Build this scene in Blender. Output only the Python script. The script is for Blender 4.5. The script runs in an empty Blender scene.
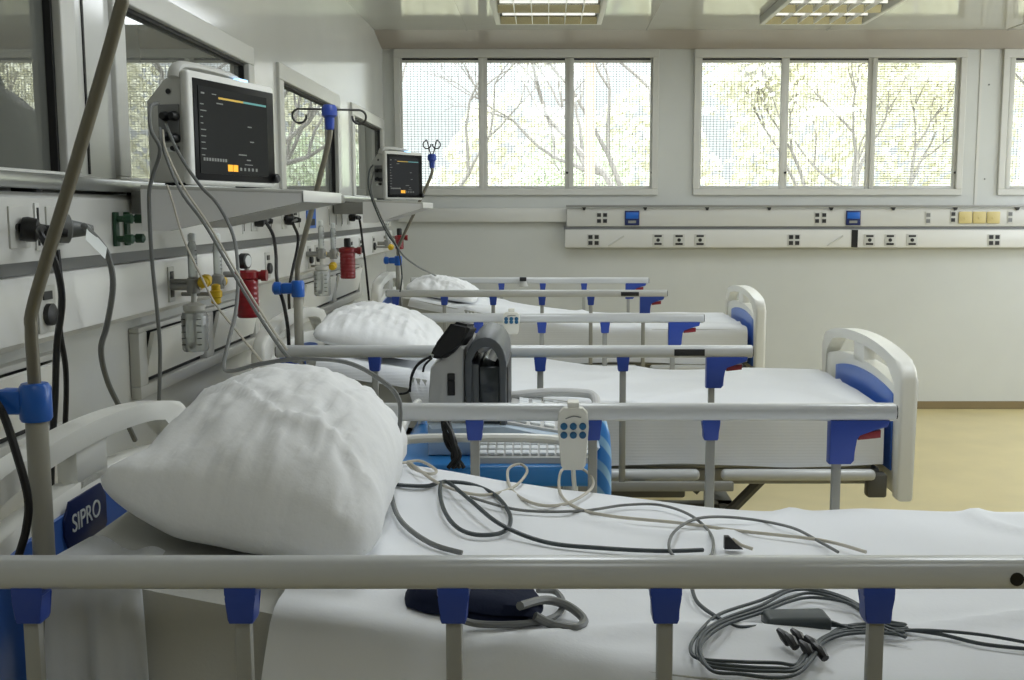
import bpy, bmesh, math, random
from mathutils import Vector, Matrix, noise
C = bpy.context.scene.collection
PI = math.pi
sin, cos = math.sin, math.cos
rnd = random.Random(7)

# ------------------------------------------------------------------ camera
F = 1085.0
TH = math.atan(130 / F)
CAM = Vector((1.16, 0.0, 1.40))
_c, _s = cos(TH), sin(TH)
cd = bpy.data.cameras.new('camera')
cam = bpy.data.objects.new('camera', cd)
C.objects.link(cam)
cam.location = CAM
cam.rotation_euler = (PI / 2 - TH, 0, 0)
cd.sensor_width = 36
cd.lens = 36 * F / 1024
cd.shift_x = -35 / 1024
cd.clip_start = 0.05
bpy.context.scene.camera = cam


def ray(u, v):
    a = (u - 547) / F
    b = -(v - 340) / F
    return Vector((a, _c + _s * b, -_s + _c * b))


def aY(u, v, Y):
    r = ray(u, v)
    return CAM + r * (Y / r.y)


def aX(u, v, X):
    r = ray(u, v)
    return CAM + r * ((X - CAM.x) / r.x)


def aZ(u, v, Z):
    r = ray(u, v)
    return CAM + r * ((Z - CAM.z) / r.z)


# --------------------------------------------------------------- materials
def lin(c):
    return tuple((x / 12.92 if x <= .04045 else ((x + .055) / 1.055) ** 2.4) for x in [q / 255 for q in c])


def mat(name, rgb, rough=.5, metal=0., spec=.5, bump=None, var=0., emit=0., coat=0.):
    m = bpy.data.materials.new(name)
    m.use_nodes = True
    nt = m.node_tree
    b = nt.nodes['Principled BSDF']
    col = lin(rgb)
    b.inputs['Base Color'].default_value = (*col, 1)
    b.inputs['Roughness'].default_value = rough
    b.inputs['Metallic'].default_value = metal
    b.inputs['Specular IOR Level'].default_value = spec
    b.inputs['Coat Weight'].default_value = coat
    b.inputs['Coat Roughness'].default_value = .06
    if emit:
        b.inputs['Emission Color'].default_value = (*col, 1)
        b.inputs['Emission Strength'].default_value = emit
    tc = nt.nodes.new('ShaderNodeTexCoord')
    if var:
        n = nt.nodes.new('ShaderNodeTexNoise')
        n.inputs['Scale'].default_value = 3.5
        n.inputs['Detail'].default_value = 5
        nt.links.new(tc.outputs['Object'], n.inputs['Vector'])
        r = nt.nodes.new('ShaderNodeValToRGB')
        r.color_ramp.elements[0].position = .3
        r.color_ramp.elements[1].position = .7
        r.color_ramp.elements[0].color = (*[x * (1 - var) for x in col], 1)
        r.color_ramp.elements[1].color = (*[min(1, x * (1 + var)) for x in col], 1)
        nt.links.new(n.outputs['Fac'], r.inputs['Fac'])
        nt.links.new(r.outputs['Color'], b.inputs['Base Color'])
    if bump:
        kind, sc, st, dist = bump
        if kind == 'noise':
            t = nt.nodes.new('ShaderNodeTexNoise')
            t.inputs['Scale'].default_value = sc
            t.inputs['Detail'].default_value = 6
            o = t.outputs['Fac']
        else:
            t = nt.nodes.new('ShaderNodeTexWave')
            t.bands_direction = kind
            t.inputs['Scale'].default_value = sc
            t.inputs['Distortion'].default_value = .6
            t.inputs['Detail'].default_value = 1
            o = t.outputs['Fac']
        nt.links.new(tc.outputs['Object'], t.inputs['Vector'])
        bp = nt.nodes.new('ShaderNodeBump')
        bp.inputs['Strength'].default_value = st
        bp.inputs['Distance'].default_value = dist
        nt.links.new(o, bp.inputs['Height'])
        nt.links.new(bp.outputs['Normal'], b.inputs['Normal'])
    return m


def mixglass(name, tint, trans, rough=.02, body=(235, 238, 236), gloss_min=0.):
    """thin clear plastic or pane: part see-through, part body colour, with a Fresnel gloss"""
    m = bpy.data.materials.new(name)
    m.use_nodes = True
    nt = m.node_tree
    nt.nodes.clear()
    out = nt.nodes.new('ShaderNodeOutputMaterial')
    tr = nt.nodes.new('ShaderNodeBsdfTransparent')
    tr.inputs['Color'].default_value = (*lin(tint), 1)
    df = nt.nodes.new('ShaderNodeBsdfDiffuse')
    df.inputs['Color'].default_value = (*lin(body), 1)
    gl = nt.nodes.new('ShaderNodeBsdfGlossy')
    gl.inputs['Roughness'].default_value = rough
    m1 = nt.nodes.new('ShaderNodeMixShader')
    m1.inputs[0].default_value = trans
    nt.links.new(df.outputs[0], m1.inputs[1])
    nt.links.new(tr.outputs[0], m1.inputs[2])
    fr = nt.nodes.new('ShaderNodeFresnel')
    fr.inputs['IOR'].default_value = 1.5
    ma = nt.nodes.new('ShaderNodeMath')
    ma.operation = 'MAXIMUM'
    ma.inputs[1].default_value = gloss_min
    nt.links.new(fr.outputs[0], ma.inputs[0])
    m2 = nt.nodes.new('ShaderNodeMixShader')
    nt.links.new(ma.outputs[0], m2.inputs[0])
    nt.links.new(m1.outputs[0], m2.inputs[1])
    nt.links.new(gl.outputs[0], m2.inputs[2])
    nt.links.new(m2.outputs[0], out.inputs[0])
    return m


M = dict(
    wall=mat('wall_paint', (200, 202, 198), .28, spec=.5, bump=('noise', 60, .03, .002), var=.02),
    cornice=mat('cornice', (168, 160, 152), .4),
    wall_dark=mat('dark_wall', (150, 150, 146), .6),
    wall_gloss=mat('gloss_wall_laminate', (210, 211, 206), .13, spec=.6, var=.02),
    ceiling=mat('ceiling_laminate', (198, 198, 192), .08, spec=.6, var=.02),
    floor=mat('linoleum', (196, 182, 134), .3, spec=.4, var=.06),
    skirt=mat('skirting', (128, 112, 80), .5),
    alu_white=mat('white_window_alu', (204, 204, 198), .4),
    alu=mat('aluminium', (176, 178, 176), .28, metal=.9),
    alu_dull=mat('dull_alu', (150, 150, 146), .45, metal=.5),
    gasket=mat('black_gasket', (22, 22, 22), .6),
    mesh=mat('screen_wire', (140, 140, 136), .6),
    unit=mat('unit_white', (216, 216, 212), .3, spec=.5),
    shelfgrey=mat('shelf_grey', (238, 238, 238), .4),
    unit2=mat('unit_white_warm', (205, 205, 200), .32, spec=.5),
    channel=mat('unit_channel', (120, 121, 120), .45, metal=.2),
    plate=mat('socket_plate', (196, 196, 190), .35),
    dark=mat('dark_plastic', (38, 38, 38), .45),
    black=mat('black_plastic', (17, 17, 18), .4),
    rubber=mat('black_rubber', (24, 24, 25), .5),
    cream=mat('cream_blank', (206, 190, 132), .45),
    blue=mat('rail_blue', (46, 74, 164), .38),
    blue_panel=mat('panel_blue', (66, 112, 200), .3),
    navy=mat('plate_navy', (22, 38, 92), .35),
    bright_blue=mat('clamp_blue', (34, 98, 190), .3),
    red=mat('canister_red', (132, 12, 24), .28, coat=.3),
    trigger=mat('lever_red', (140, 34, 44), .35),
    yellow=mat('fitting_yellow', (214, 178, 26), .4),
    green=mat('terminal_green', (36, 74, 50), .45),
    bedwhite=mat('bed_plastic', (236, 236, 230), .3, spec=.5),
    rail=mat('rail_grey', (206, 208, 208), .28, metal=.1, spec=.6),
    steel=mat('post_steel', (166, 166, 160), .4, metal=.35),
    hooksteel=mat('hook_steel', (70, 70, 68), .3, metal=.6),
    frame=mat('bed_frame_grey', (150, 150, 146), .42, metal=.2),
    framedark=mat('bed_frame_dark', (96, 95, 90), .5),
    sheet=mat('sheet_white', (236, 238, 241), .9, spec=.15, bump=('noise', 160, .12, .002)),
    spread=mat('ribbed_spread', (230, 232, 234), .9, spec=.12, bump=('Z', 34, .16, .002)),
    mattress=mat('mattress_cover', (186, 186, 180), .85, spec=.15, bump=('noise', 240, .2, .002)),
    pillow=mat('pillow_white', (240, 241, 241), .92, spec=.12, bump=('noise', 30, .35, .006)),
    pole=mat('pole_enamel', (168, 166, 154), .35),
    pole_steel=mat('pole_steel', (126, 122, 108), .35, metal=.4),
    monitor=mat('monitor_shell', (222, 222, 216), .38),
    monitor2=mat('monitor_side', (196, 196, 190), .45),
    bezel=mat('screen_bezel', (16, 16, 16), .35, spec=.12),
    screen=mat('screen_face', (24, 25, 24), .3, spec=.08),
    lamp_glow=mat('alarm_glow', (150, 200, 255), .3, emit=2.2),
    disp_y=mat('display_amber', (190, 158, 60), .5, emit=.35),
    disp_c=mat('display_cyan', (90, 150, 150), .5, emit=.3),
    disp_g=mat('display_grey', (120, 122, 118), .5, emit=.18),
    icon=mat('display_orange', (240, 170, 30), .5, emit=.7),
    icon_g=mat('display_lime', (190, 190, 50), .5, emit=.4),
    cable_grey=mat('cable_grey', (112, 114, 112), .45),
    cable_light=mat('cable_light', (188, 182, 168), .4),
    cable_dark=mat('cable_dark', (58, 66, 68), .45),
    label=mat('paper_label', (226, 230, 228), .6),
    cuff=mat('cuff_navy', (34, 44, 74), .85, bump=('noise', 120, .25, .003)),
    tr_blue=mat('trolley_blue', (50, 130, 200), .3),
    us_light=mat('us_shell', (196, 196, 194), .4),
    us_dark=mat('us_dark', (84, 88, 92), .4),
    us_screen=mat('us_screen', (52, 58, 62), .15),
    keyb=mat('keyboard_grey', (180, 196, 212), .4),
    key=mat('key_white', (228, 232, 234), .5),
    pouch=mat('pouch_black', (16, 16, 17), .6, bump=('noise', 60, .3, .004)),
    louver=mat('louver_alu', (214, 214, 210), .15, metal=.9),
    louver_white=mat('louver_white', (232, 232, 228), .3, metal=.2),
    lampbody=mat('lamp_tray', (190, 190, 184), .4),
    tube=mat('lamp_tube', (244, 244, 240), .3, emit=.9),
    remote=mat('handset_shell', (224, 222, 212), .4),
    button=mat('handset_button', (30, 92, 132), .4),
    pane=mixglass('window_pane', (250, 252, 250), 1.0, .0),
    clear=mixglass('clear_plastic', (240, 244, 242), .62, .05),
    frost=mixglass('frosted_plastic', (235, 236, 230), .25, .15, (214, 214, 204)),
    bark=mat('bark', (150, 144, 140), .9, var=.2),
    leaf_y=mat('leaf_yellow', (236, 233, 214), .8, var=.2),
    leaf_g=mat('leaf_green', (218, 226, 204), .8, var=.2),
    leaf_hedge=mat('leaf_hedge', (208, 205, 182), .8, var=.12),
    ground=mat('outdoor_ground', (170, 168, 155), .9, var=.1),
    post_orange=mat('post_terracotta', (226, 200, 178), .7),
)


def mirror_pane():
    m = bpy.data.materials.new('tinted_mirror_glass')
    m.use_nodes = True
    nt = m.node_tree
    nt.nodes.clear()
    out = nt.nodes.new('ShaderNodeOutputMaterial')
    df = nt.nodes.new('ShaderNodeBsdfDiffuse')
    df.inputs['Color'].default_value = (.13, .135, .12, 1)
    gl = nt.nodes.new('ShaderNodeBsdfGlossy')
    gl.inputs['Roughness'].default_value = .004
    gl.inputs['Color'].default_value = (.96, .97, .95, 1)
    mx = nt.nodes.new('ShaderNodeMixShader')
    lw = nt.nodes.new('ShaderNodeLayerWeight')
    lw.inputs['Blend'].default_value = .62
    nt.links.new(lw.outputs['Fresnel'], mx.inputs[0])
    nt.links.new(df.outputs[0], mx.inputs[1])
    nt.links.new(gl.outputs[0], mx.inputs[2])
    nt.links.new(mx.outputs[0], out.inputs[0])
    return m


M['mirror'] = mirror_pane()


# ------------------------------------------------------------ mesh helpers
def spline(pts, k=6, closed=False):
    P = [Vector(p) for p in pts]
    n = len(P)
    out = []
    rng = range(n) if closed else range(n - 1)
    for i in rng:
        if closed:
            p0, p1, p2, p3 = P[(i - 1) % n], P[i], P[(i + 1) % n], P[(i + 2) % n]
        else:
            p0, p1, p2, p3 = P[max(i - 1, 0)], P[i], P[i + 1], P[min(i + 2, n - 1)]
        for j in range(k):
            t = j / k
            out.append(.5 * ((2 * p1) + (p2 - p0) * t + (2 * p0 - 5 * p1 + 4 * p2 - p3) * t * t + (3 * p1 - p0 - 3 * p2 + p3) * t ** 3))
    if not closed:
        out.append(P[-1])
    return out


class MB:
    def __init__(s):
        s.bm = bmesh.new()

    def box(s, x0, x1, y0, y1, z0, z1, bev=0., seg=2, mtx=None):
        r = bmesh.ops.create_cube(s.bm, size=1)
        vs = r['verts']
        for v in vs:
            v.co = Vector(((x0 + x1) / 2 + v.co.x * (x1 - x0), (y0 + y1) / 2 + v.co.y * (y1 - y0), (z0 + z1) / 2 + v.co.z * (z1 - z0)))
        if bev:
            es = list({e for v in vs for e in v.link_edges})
            r = bmesh.ops.bevel(s.bm, geom=es, offset=bev, segments=seg, affect='EDGES', profile=.5)
            vs = list({v for f in r['faces'] for v in f.verts} | {v for v in vs if v.is_valid})
        if mtx:
            for v in vs:
                v.co = mtx @ v.co
        return s

    def tube(s, pts, r, n=10, closed=False, sx=1., sy=1., up=None):
        P = [Vector(p) for p in pts]
        m = len(P)
        rad = r if isinstance(r, (list, tuple)) else [r] * m
        rings = []
        nrm = None
        for i in range(m):
            a = P[(i - 1) % m] if (closed or i > 0) else P[i]
            b = P[(i + 1) % m] if (closed or i < m - 1) else P[i]
            t = (b - a)
            if t.length < 1e-9:
                t = Vector((0, 0, 1))
            t.normalize()
            if nrm is None:
                ref = Vector(up) if up else (Vector((0, 0, 1)) if abs(t.z) < .9 else Vector((1, 0, 0)))
                nrm = (ref - t * ref.dot(t)).normalized()
            else:
                nrm = (nrm - t * nrm.dot(t))
                nrm = nrm.normalized() if nrm.length > 1e-6 else t.orthogonal().normalized()
            bi = t.cross(nrm)
            rings.append([s.bm.verts.new(P[i] + (nrm * cos(2 * PI * k / n) * sy + bi * sin(2 * PI * k / n) * sx) * rad[i]) for k in range(n)])
        for i in range(m if closed else m - 1):
            A, B = rings[i], rings[(i + 1) % m]
            for k in range(n):
                s.bm.faces.new((A[k], A[(k + 1) % n], B[(k + 1) % n], B[k]))
        if not closed:
            s.bm.faces.new(list(reversed(rings[0])))
            s.bm.faces.new(rings[-1])
        return s

    def cyl(s, a, b, r, n=16):
        return s.tube([a, b], r, n)

    def lathe(s, prof, o=(0, 0, 0), axis=(0, 0, 1), n=20):
        ax = Vector(axis).normalized()
        e1 = ax.orthogonal().normalized()
        e2 = ax.cross(e1)
        o = Vector(o)
        rings = []
        for (r, h) in prof:
            rings.append([s.bm.verts.new(o + ax * h + (e1 * cos(2 * PI * k / n) + e2 * sin(2 * PI * k / n)) * max(r, 1e-4)) for k in range(n)])
        for A, B in zip(rings, rings[1:]):
            for k in range(n):
                s.bm.faces.new((A[k], A[(k + 1) % n], B[(k + 1) % n], B[k]))
        s.bm.faces.new(list(reversed(rings[0])))
        s.bm.faces.new(rings[-1])
        return s

    def prism(s, poly, o, eu, ev, ew, bev=0., seg=2):
        """polygon (u,v) swept along ew (a vector with length)"""
        o, eu, ev, ew = Vector(o), Vector(eu), Vector(ev), Vector(ew)
        A = [s.bm.verts.new(o + eu * p[0] + ev * p[1]) for p in poly]
        B = [s.bm.verts.new(o + eu * p[0] + ev * p[1] + ew) for p in poly]
        n = len(poly)
        fs = [s.bm.faces.new(list(reversed(A))), s.bm.faces.new(B)]
        for k in range(n):
            s.bm.faces.new((A[k], A[(k + 1) % n], B[(k + 1) % n], B[k]))
        if bev:
            es = list({e for f in fs for e in f.edges})
            bmesh.ops.bevel(s.bm, geom=es, offset=bev, segments=seg, affect='EDGES', profile=.5)
        return s

    def grid(s, nu, nv, fn):
        V = [[s.bm.verts.new(Vector(fn(i / nu, j / nv))) for j in range(nv + 1)] for i in range(nu + 1)]
        for i in range(nu):
            for j in range(nv):
                s.bm.faces.new((V[i][j], V[i + 1][j], V[i + 1][j + 1], V[i][j + 1]))
        return V

    def build(s, name, m, parent=None, smooth=True, sharp=35):
        bm = s.bm
        bmesh.ops.recalc_face_normals(bm, faces=bm.faces[:])
        if parent is not None:
            off = world_of(parent)
            for v in bm.verts:
                v.co -= off
        me = bpy.data.meshes.new(name)
        for f in bm.faces:
            f.smooth = smooth
        if smooth:
            a = math.radians(sharp)
            for e in bm.edges:
                if len(e.link_faces) == 2 and e.calc_face_angle(0) > a:
                    e.smooth = False
        bm.to_mesh(me)
        bm.free()
        me.materials.append(m if not isinstance(m, str) else M[m])
        o = bpy.data.objects.new(name, me)
        C.objects.link(o)
        if parent is not None:
            o.parent = parent
        return o


def world_of(o):
    w = Vector((0, 0, 0))
    while o is not None:
        w += o.location
        o = o.parent
    return w


def tag(o, label=None, cat=None, group=None, kind=None):
    if label:
        o['label'] = label
    if cat:
        o['category'] = cat
    if group:
        o['group'] = group
    if kind:
        o['kind'] = kind
    return o


def thing(name, label, cat, loc=(0, 0, 0), group=None):
    o = bpy.data.objects.new(name, None)
    C.objects.link(o)
    o.location = loc
    o.empty_display_size = .05
    return tag(o, label, cat, group)


def copy_tree(o, parent=None, names=None):
    c = o.copy()
    C.objects.link(c)
    c.parent = parent
    for ch in list(o.children):
        copy_tree(ch, c)
    return c


def struct(mb, name, m, parent=None, smooth=False):
    o = mb.build(name, m, parent, smooth)
    if parent is None:
        o['kind'] = 'structure'
    return o


# ------------------------------------------------------------------- shell
RX, FY, BY, H = 6.3, -2.4, 7.83, 2.60
FZ = -.045


def wall_boxes(mb, u0, u1, z0, z1, holes, place):
    """boxes around rectangular holes; holes = (u0,u1,z0,z1) all on one height band"""
    us = sorted(holes)
    zb, zt = us[0][2], us[0][3]
    place(u0, u1, z0, zb)
    place(u0, u1, zt, z1)
    cur = u0
    for h in us:
        place(cur, h[0], zb, zt)
        cur = h[1]
    place(cur, u1, zb, zt)


b = MB()
b.box(-.2, RX + .2, FY - .2, BY + .2, -.16, FZ)
struct(b, 'floor', 'floor')
b = MB()
b.box(-.2, RX + .2, FY - .2, BY + .2, H, H + .12)
ceil = struct(b, 'ceiling', 'ceiling')
# thin joints of the ceiling panels, running away from the viewer
for k, x in enumerate((.62, 1.83, 3.04, 4.25, 5.46)):
    b = MB()
    b.box(x - .006, x + .006, FY, BY, H - .004, H)
    struct(b, 'trim_%d' % (k + 10), 'ceiling', ceil)

WB = [(.105, 1.925, 1.53, 2.50), (2.225, 4.095, 1.53, 2.50), (4.40, 6.2, 1.53, 2.50)]
b = MB()
wall_boxes(b, -.2, RX + .2, FZ, H, WB, lambda a, c, z0, z1: b.box(a, c, BY, BY + .15, z0, z1))
struct(b, 'wall_back', 'wall')
WL = [(1.22, 2.66, 1.47, 2.0), (3.0, 4.30, 1.47, 2.0), (4.80, 6.08, 1.47, 2.0), (6.56, 7.72, 1.47, 2.0)]
b = MB()
wall_boxes(b, FY, BY, FZ, H, WL, lambda a, c, z0, z1: b.box(-.15, 0, a, c, z0, z1))
struct(b, 'wall_left', 'wall_gloss')
WR = [(3.6, 5.2, 1.1, 2.45), (5.6, 7.3, 1.1, 2.45)]
b = MB()
wall_boxes(b, FY, BY, FZ, H, WR, lambda a, c, z0, z1: b.box(RX, RX + .15, a, c, z0, z1))
struct(b, 'wall_right', 'wall')
b = MB()
b.box(-.2, RX + .2, FY - .15, FY, FZ, H)
struct(b, 'wall_front', 'wall_dark')
b = MB()
b.box(0, RX, BY - .012, BY, FZ, .012, .003)
struct(b, 'baseboard_back', 'skirt')
b = MB()
b.box(0, .012, FY, BY - .012, FZ, .012, .003)
struct(b, 'baseboard_left', 'skirt')
# sloping cornice between ceiling and window wall
b = MB()
b.prism([(BY, H - .075), (BY - .03, H - .075), (BY - .36, H - .001), (BY, H - .001)], (0, 0, 0), (0, 1, 0), (0, 0, 1), (RX, 0, 0))
struct(b, 'trim_4', 'cornice')
# cover strip between the second and third window, with its screw heads
b = MB()
b.box(4.215, 4.235, BY - .006, BY, 1.43, H)
t = struct(b, 'trim_1', 'alu_white')
b = MB()
for z in (1.62, 2.28):
    b.lathe([(.006, 0), (.006, .003), (.002, .005)], (4.285, BY, z), (0, -1, 0), 10)
struct(b, 'trim_2', 'channel')

b = MB()
b.box(-.001, .003, 2.775, 2.785, 1.49, H)
struct(b, 'trim_3', 'gasket')
# back windows: frame > sashes, panes, screens
pane_x = [[(.135, .674), (.737, 1.287), (1.350, 1.893)], [(2.258, 2.818), (2.876, 3.434), (3.496, 4.055)], [(4.47, 5.0), (5.07, 5.6), (5.67, 6.15)]]
for wi, (hole, panes) in enumerate(zip(WB, pane_x)):
    x0, x1, z0, z1 = hole
    b = MB()
    f = .025
    # architrave standing a little proud of the wall
    for (a, c, p, q) in ((x0 - f, x1 + f, z1 - .035, z1 + f), (x0 - f, x1 + f, z0 - f, z0 + .02), (x0 - f, x0 + .02, z0 + .02, z1 - .035), (x1 - .02, x1 + f, z0 + .02, z1 - .035)):
        b.box(a, c, BY - .022, BY + .05, p, q, .004)
    w = struct(b, 'window_%d' % (wi + 1), 'alu_white')
    for pi, (p0, p1) in enumerate(panes):
        dy = .012 if pi == 1 else 0
        b = MB()
        zt, zb = 2.452, 1.572
        l = max(x0 + .02, p0 - .034)
        r = min(x1 - .02, p1 + .034)
        b.box(l, p0, BY + .004 + dy, BY + .04, z0 + .02, z1 - .035, .003)
        b.box(p1, r, BY + .004 + dy, BY + .04, z0 + .02, z1 - .035, .003)
        b.box(p0, p1, BY + .004 + dy, BY + .04, z0 + .02, zb, .003)
        b.box(p0, p1, BY + .012 + dy, BY + .04, zt - .018, zt, .002)
        sash = b.build('sash', 'alu_white', w)
        b = MB()
        b.box(p0, p1, BY + .02, BY + .04, zt, z1 - .035)
        b.build('head_gap', 'gasket', w)
        b = MB()
        b.box(p0, p1, BY + .018 + dy, BY + .024 + dy, zb, zt - .018)
        b.build('pane', 'pane', w, False)
        # outer wire screen behind the pane
        b = MB()
        nx = int((p1 - p0) / .0235)
        nz = int((zt - zb) / .0175)
        for i in range(1, nx):
            x = p0 + (p1 - p0) * i / nx
            b.tube([(x, BY + .09, zb - .03), (x, BY + .09, zt + .03)], .0016 if not (wi == 1 and pi == 2) else .001, 4)
        for i in range(0, nz + 1):
            z = zb + (zt - zb) * i / nz
            b.tube([(p0 - .02, BY + .092, z), (p1 + .02, BY + .092, z)], .0016 if not (wi == 1 and pi == 2) else .0024, 4)
        b.build('insect_screen', 'mesh', w, False)
        if pi > 0:
            b = MB()
            xx = p1 + .016 if pi == 2 else p0 - .016 if wi else p1 + .016
            b.lathe([(.009, 0), (.009, .008), (.004, .012)], (xx, BY + .004 + (dy if xx > p1 else 0), 1.665), (0, -1, 0), 10)
            b.build('latch', 'dark', w)

# right wall windows (outside the frame, added only to bring in fill light)
for k, (a, c, z0, z1) in enumerate(WR):
    b = MB()
    for (p, q, r, t_) in ((a, c, z1 - .05, z1), (a, c, z0, z0 + .05), (a, a + .05, z0, z1), (c - .05, c, z0, z1), ((a + c) / 2 - .03, (a + c) / 2 + .03, z0, z1)):
        b.box(RX + .02, RX + .07, p, q, r, t_)
    struct(b, 'window_%d' % (k + 8), 'alu_white')

# left wall windows: dark reflective glass, black gasket
for k, (a, c, z0, z1) in enumerate(WL):
    b = MB()
    f = .05
    for (p, q, r, t_) in ((a - f, c + f, z1 - .04, z1 + .03), (a - f, c + f, z0 - .02, z0 + .02), (a - f, a + .03, z0 + .02, z1 - .04), (c - .03, c + f, z0 + .02, z1 - .04)):
        b.box(-.04, .014, p, q, r, t_, .004)
    w = struct(b, 'window_%d' % (k + 4), 'alu_white')
    b = MB()
    g = .011
    A, Cc, Z0, Z1 = a + .03, c - .03, z0 + .02, z1 - .04
    for (p, q, r, t_) in ((A, Cc, Z1 - g, Z1), (A, A + g, Z0, Z1), (Cc - g, Cc, Z0, Z1)):
        b.box(-.03, -.006, p, q, r, t_)
    b.build('gasket', 'gasket', w, False)
    b = MB()
    b.box(-.03, -.024, A, Cc, Z0, Z1)
    b.build('pane', 'mirror', w, False)

# ---------------------------------------------------------- ceiling lights
LX = [(.84, 1.50), (2.49, 3.15), (4.14, 4.80)]
for i, (x0, x1) in enumerate(LX):
    y0, y1 = 5.75, 6.98
    lab = ['louvred ceiling light above the first window from the left wall', 'louvred ceiling light above the middle window, seen at a slant', 'louvred ceiling light at the right edge of the ceiling'][i]
    r = thing('ceiling_light', lab, 'light', ((x0 + x1) / 2, (y0 + y1) / 2, H), 'louvred ceiling lights')
    b = MB()
    w = .03
    for q in ((x0, x1, y0, y0 + w), (x0, x1, y1 - w, y1), (x0, x0 + w, y0 + w, y1 - w), (x1 - w, x1, y0 + w, y1 - w)):
        b.box(*q, H - .05, H - .001, .003)
    b.build('frame', 'lampbody', r)
    b = MB()
    b.box(x0 + w, x1 - w, y0 + w, y1 - w, H - .006, H - .001)
    b.build('reflector', 'louver', r, False)
    rows = 3
    for q in range(rows):
        ya = y0 + w + (y1 - y0 - 2 * w) * q / rows
        yb = y0 + w + (y1 - y0 - 2 * w) * (q + 1) / rows
        b = MB()
        b.prism([(0, -.05), (.05, -.012), (.0, -.012)], (x0 + w, ya, H), (0, 1, 0), (0, 0, 1), (x1 - x0 - 2 * w, 0, 0))
        b.prism([(0, -.05), (-.05, -.012), (.0, -.012)], (x0 + w, yb, H), (0, 1, 0), (0, 0, 1), (x1 - x0 - 2 * w, 0, 0))
        b.build('reflector_wing', 'louver', r, False)
        b = MB()
        for k in range(1, 6):
            x = x0 + w + (x1 - x0 - 2 * w) * k / 6
            b.prism([(ya + .012, -.05), (yb - .012, -.05), (yb - .055, -.022), (ya + .055, -.022)], (x - .002, 0, H), (0, 1, 0), (0, 0, 1), (.004, 0, 0))
        b.build('louver', 'louver_white', r, False)
        b = MB()
        ym = (ya + yb) / 2
        b.cyl((x0 + .05, ym, H - .022), (x1 - .05, ym, H - .022), .008, 10)
        b.build('lamp_tube', 'tube', r)

# --------------------------------------------------- service units on walls
UX = .08          # how far the left unit stands off the wall
UY0, UY1 = .6, 7.55
r = thing('bedhead_unit', 'long white service unit with sockets and gas outlets on the left wall', 'service unit', (0, 4, 1.115))
left_unit = r
b = MB(); b.prism([(0, 1.115), (.07, 1.115), (.088, 1.13), (.088, 1.25), (.08, 1.262), (0, 1.262)], (0, UY0, 0), (1, 0, 0), (0, 0, 1), (0, UY1 - UY0, 0)); b.build('lower_panel', 'unit', r)
b = MB(); b.box(0, .055, UY0, UY1, 1.263, 1.292); b.build('channel', 'channel', r, False)
b = MB(); b.prism([(0, 1.293), (.08, 1.293), (.08, 1.425), (.065, 1.438), (0, 1.438)], (0, UY0, 0), (1, 0, 0), (0, 0, 1), (0, UY1 - UY0, 0)); b.build('upper_panel', 'unit2', r)
b = MB(); b.prism([(.075, 1.445), (.088, 1.445), (.092, 1.452), (.092, 1.470), (.088, 1.476), (.03, 1.482), (.0, 1.482), (0, 1.476), (.075, 1.466)], (0, UY0, 0), (1, 0, 0), (0, 0, 1), (0, UY1 - UY0, 0)); b.build('rail', 'alu', r)
for k in range(9):
    y = 1.7 + k * .64
    b = MB(); b.box(.02, .076, y - .014, y + .014, 1.438, 1.462, .002); b.build('rail_bracket', 'gasket', r)


def lY(px, X=.082):
    return (CAM.x - X) * F / (547 - px)


def holes_left(name, y, z, w, h, pm='plate', pattern='two', X=.08):
    """a socket or outlet plate let into the left unit with its openings"""
    b = MB(); b.box(X - .004, X + .004, y - w / 2, y + w / 2, z - h / 2, z + h / 2, .0015)
    p = b.build(name, pm, left_unit)
    b = MB()
    if pattern == 'two':
        for s in (-1, 1):
            b.box(X + .002, X + .0055, y - w * .28, y + w * .28, z + s * h * .22 - h * .15, z + s * h * .22 + h * .15, .001)
    elif pattern == 'slot':
        b.box(X + .002, X + .0055, y - .0035, y + .0035, z - h * .4, z + h * .4)
    elif pattern == 'dots':
        for s in (-1, 1):
            b.lathe([(.008, 0), (.008, .006)], (X + .003, y + s * .013, z), (1, 0, 0), 10)
    elif pattern == 'gas':
        b.lathe([(w * .3, 0), (w * .3, .012), (w * .2, .016)], (X + .003, y, z - h * .12), (1, 0, 0), 12)
        b.box(X + .002, X + .007, y - w * .25, y + w * .25, z + h * .2, z + h * .38)
    b.build('opening', 'dark', p)
    return p


ZU, ZL = 1.365, 1.19
for px in (22, 58, 256, 286, 350):
    holes_left('power_socket', lY(px), ZU, .085, .085, 'plate', 'dots')
for px in (40, 245, 272, 300, 330, 337, 343):
    holes_left('power_socket', lY(px), ZU, .02, .1, 'unit', 'slot')
holes_left('signal_socket', lY(216), ZU - .01, .05, .04, 'unit', 'dots')
holes_left('signal_socket', lY(296), ZU + .02, .05, .04, 'unit', 'dots')
holes_left('signal_socket', lY(372), ZU + .0, .09, .03, 'unit', 'dots')
for px, w in ((45, .08), (171, .05), (268, .07), (310, .06), (317, .06), (352, .08), (361, .08), (374, .08)):
    holes_left('gas_outlet', lY(px, .09), ZL, w, .1, 'plate', 'gas' if w > .055 else 'two', .088)
# blue name strip of the far outlet
b = MB(); b.box(.078, .084, lY(317), lY(308), 1.318, 1.405, .001); b.build('blue_outlet', 'bright_blue', r)
b = MB(); b.box(.083, .086, lY(315.5), lY(310), 1.33, 1.36); b.build('outlet_slot', 'dark', r)
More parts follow.
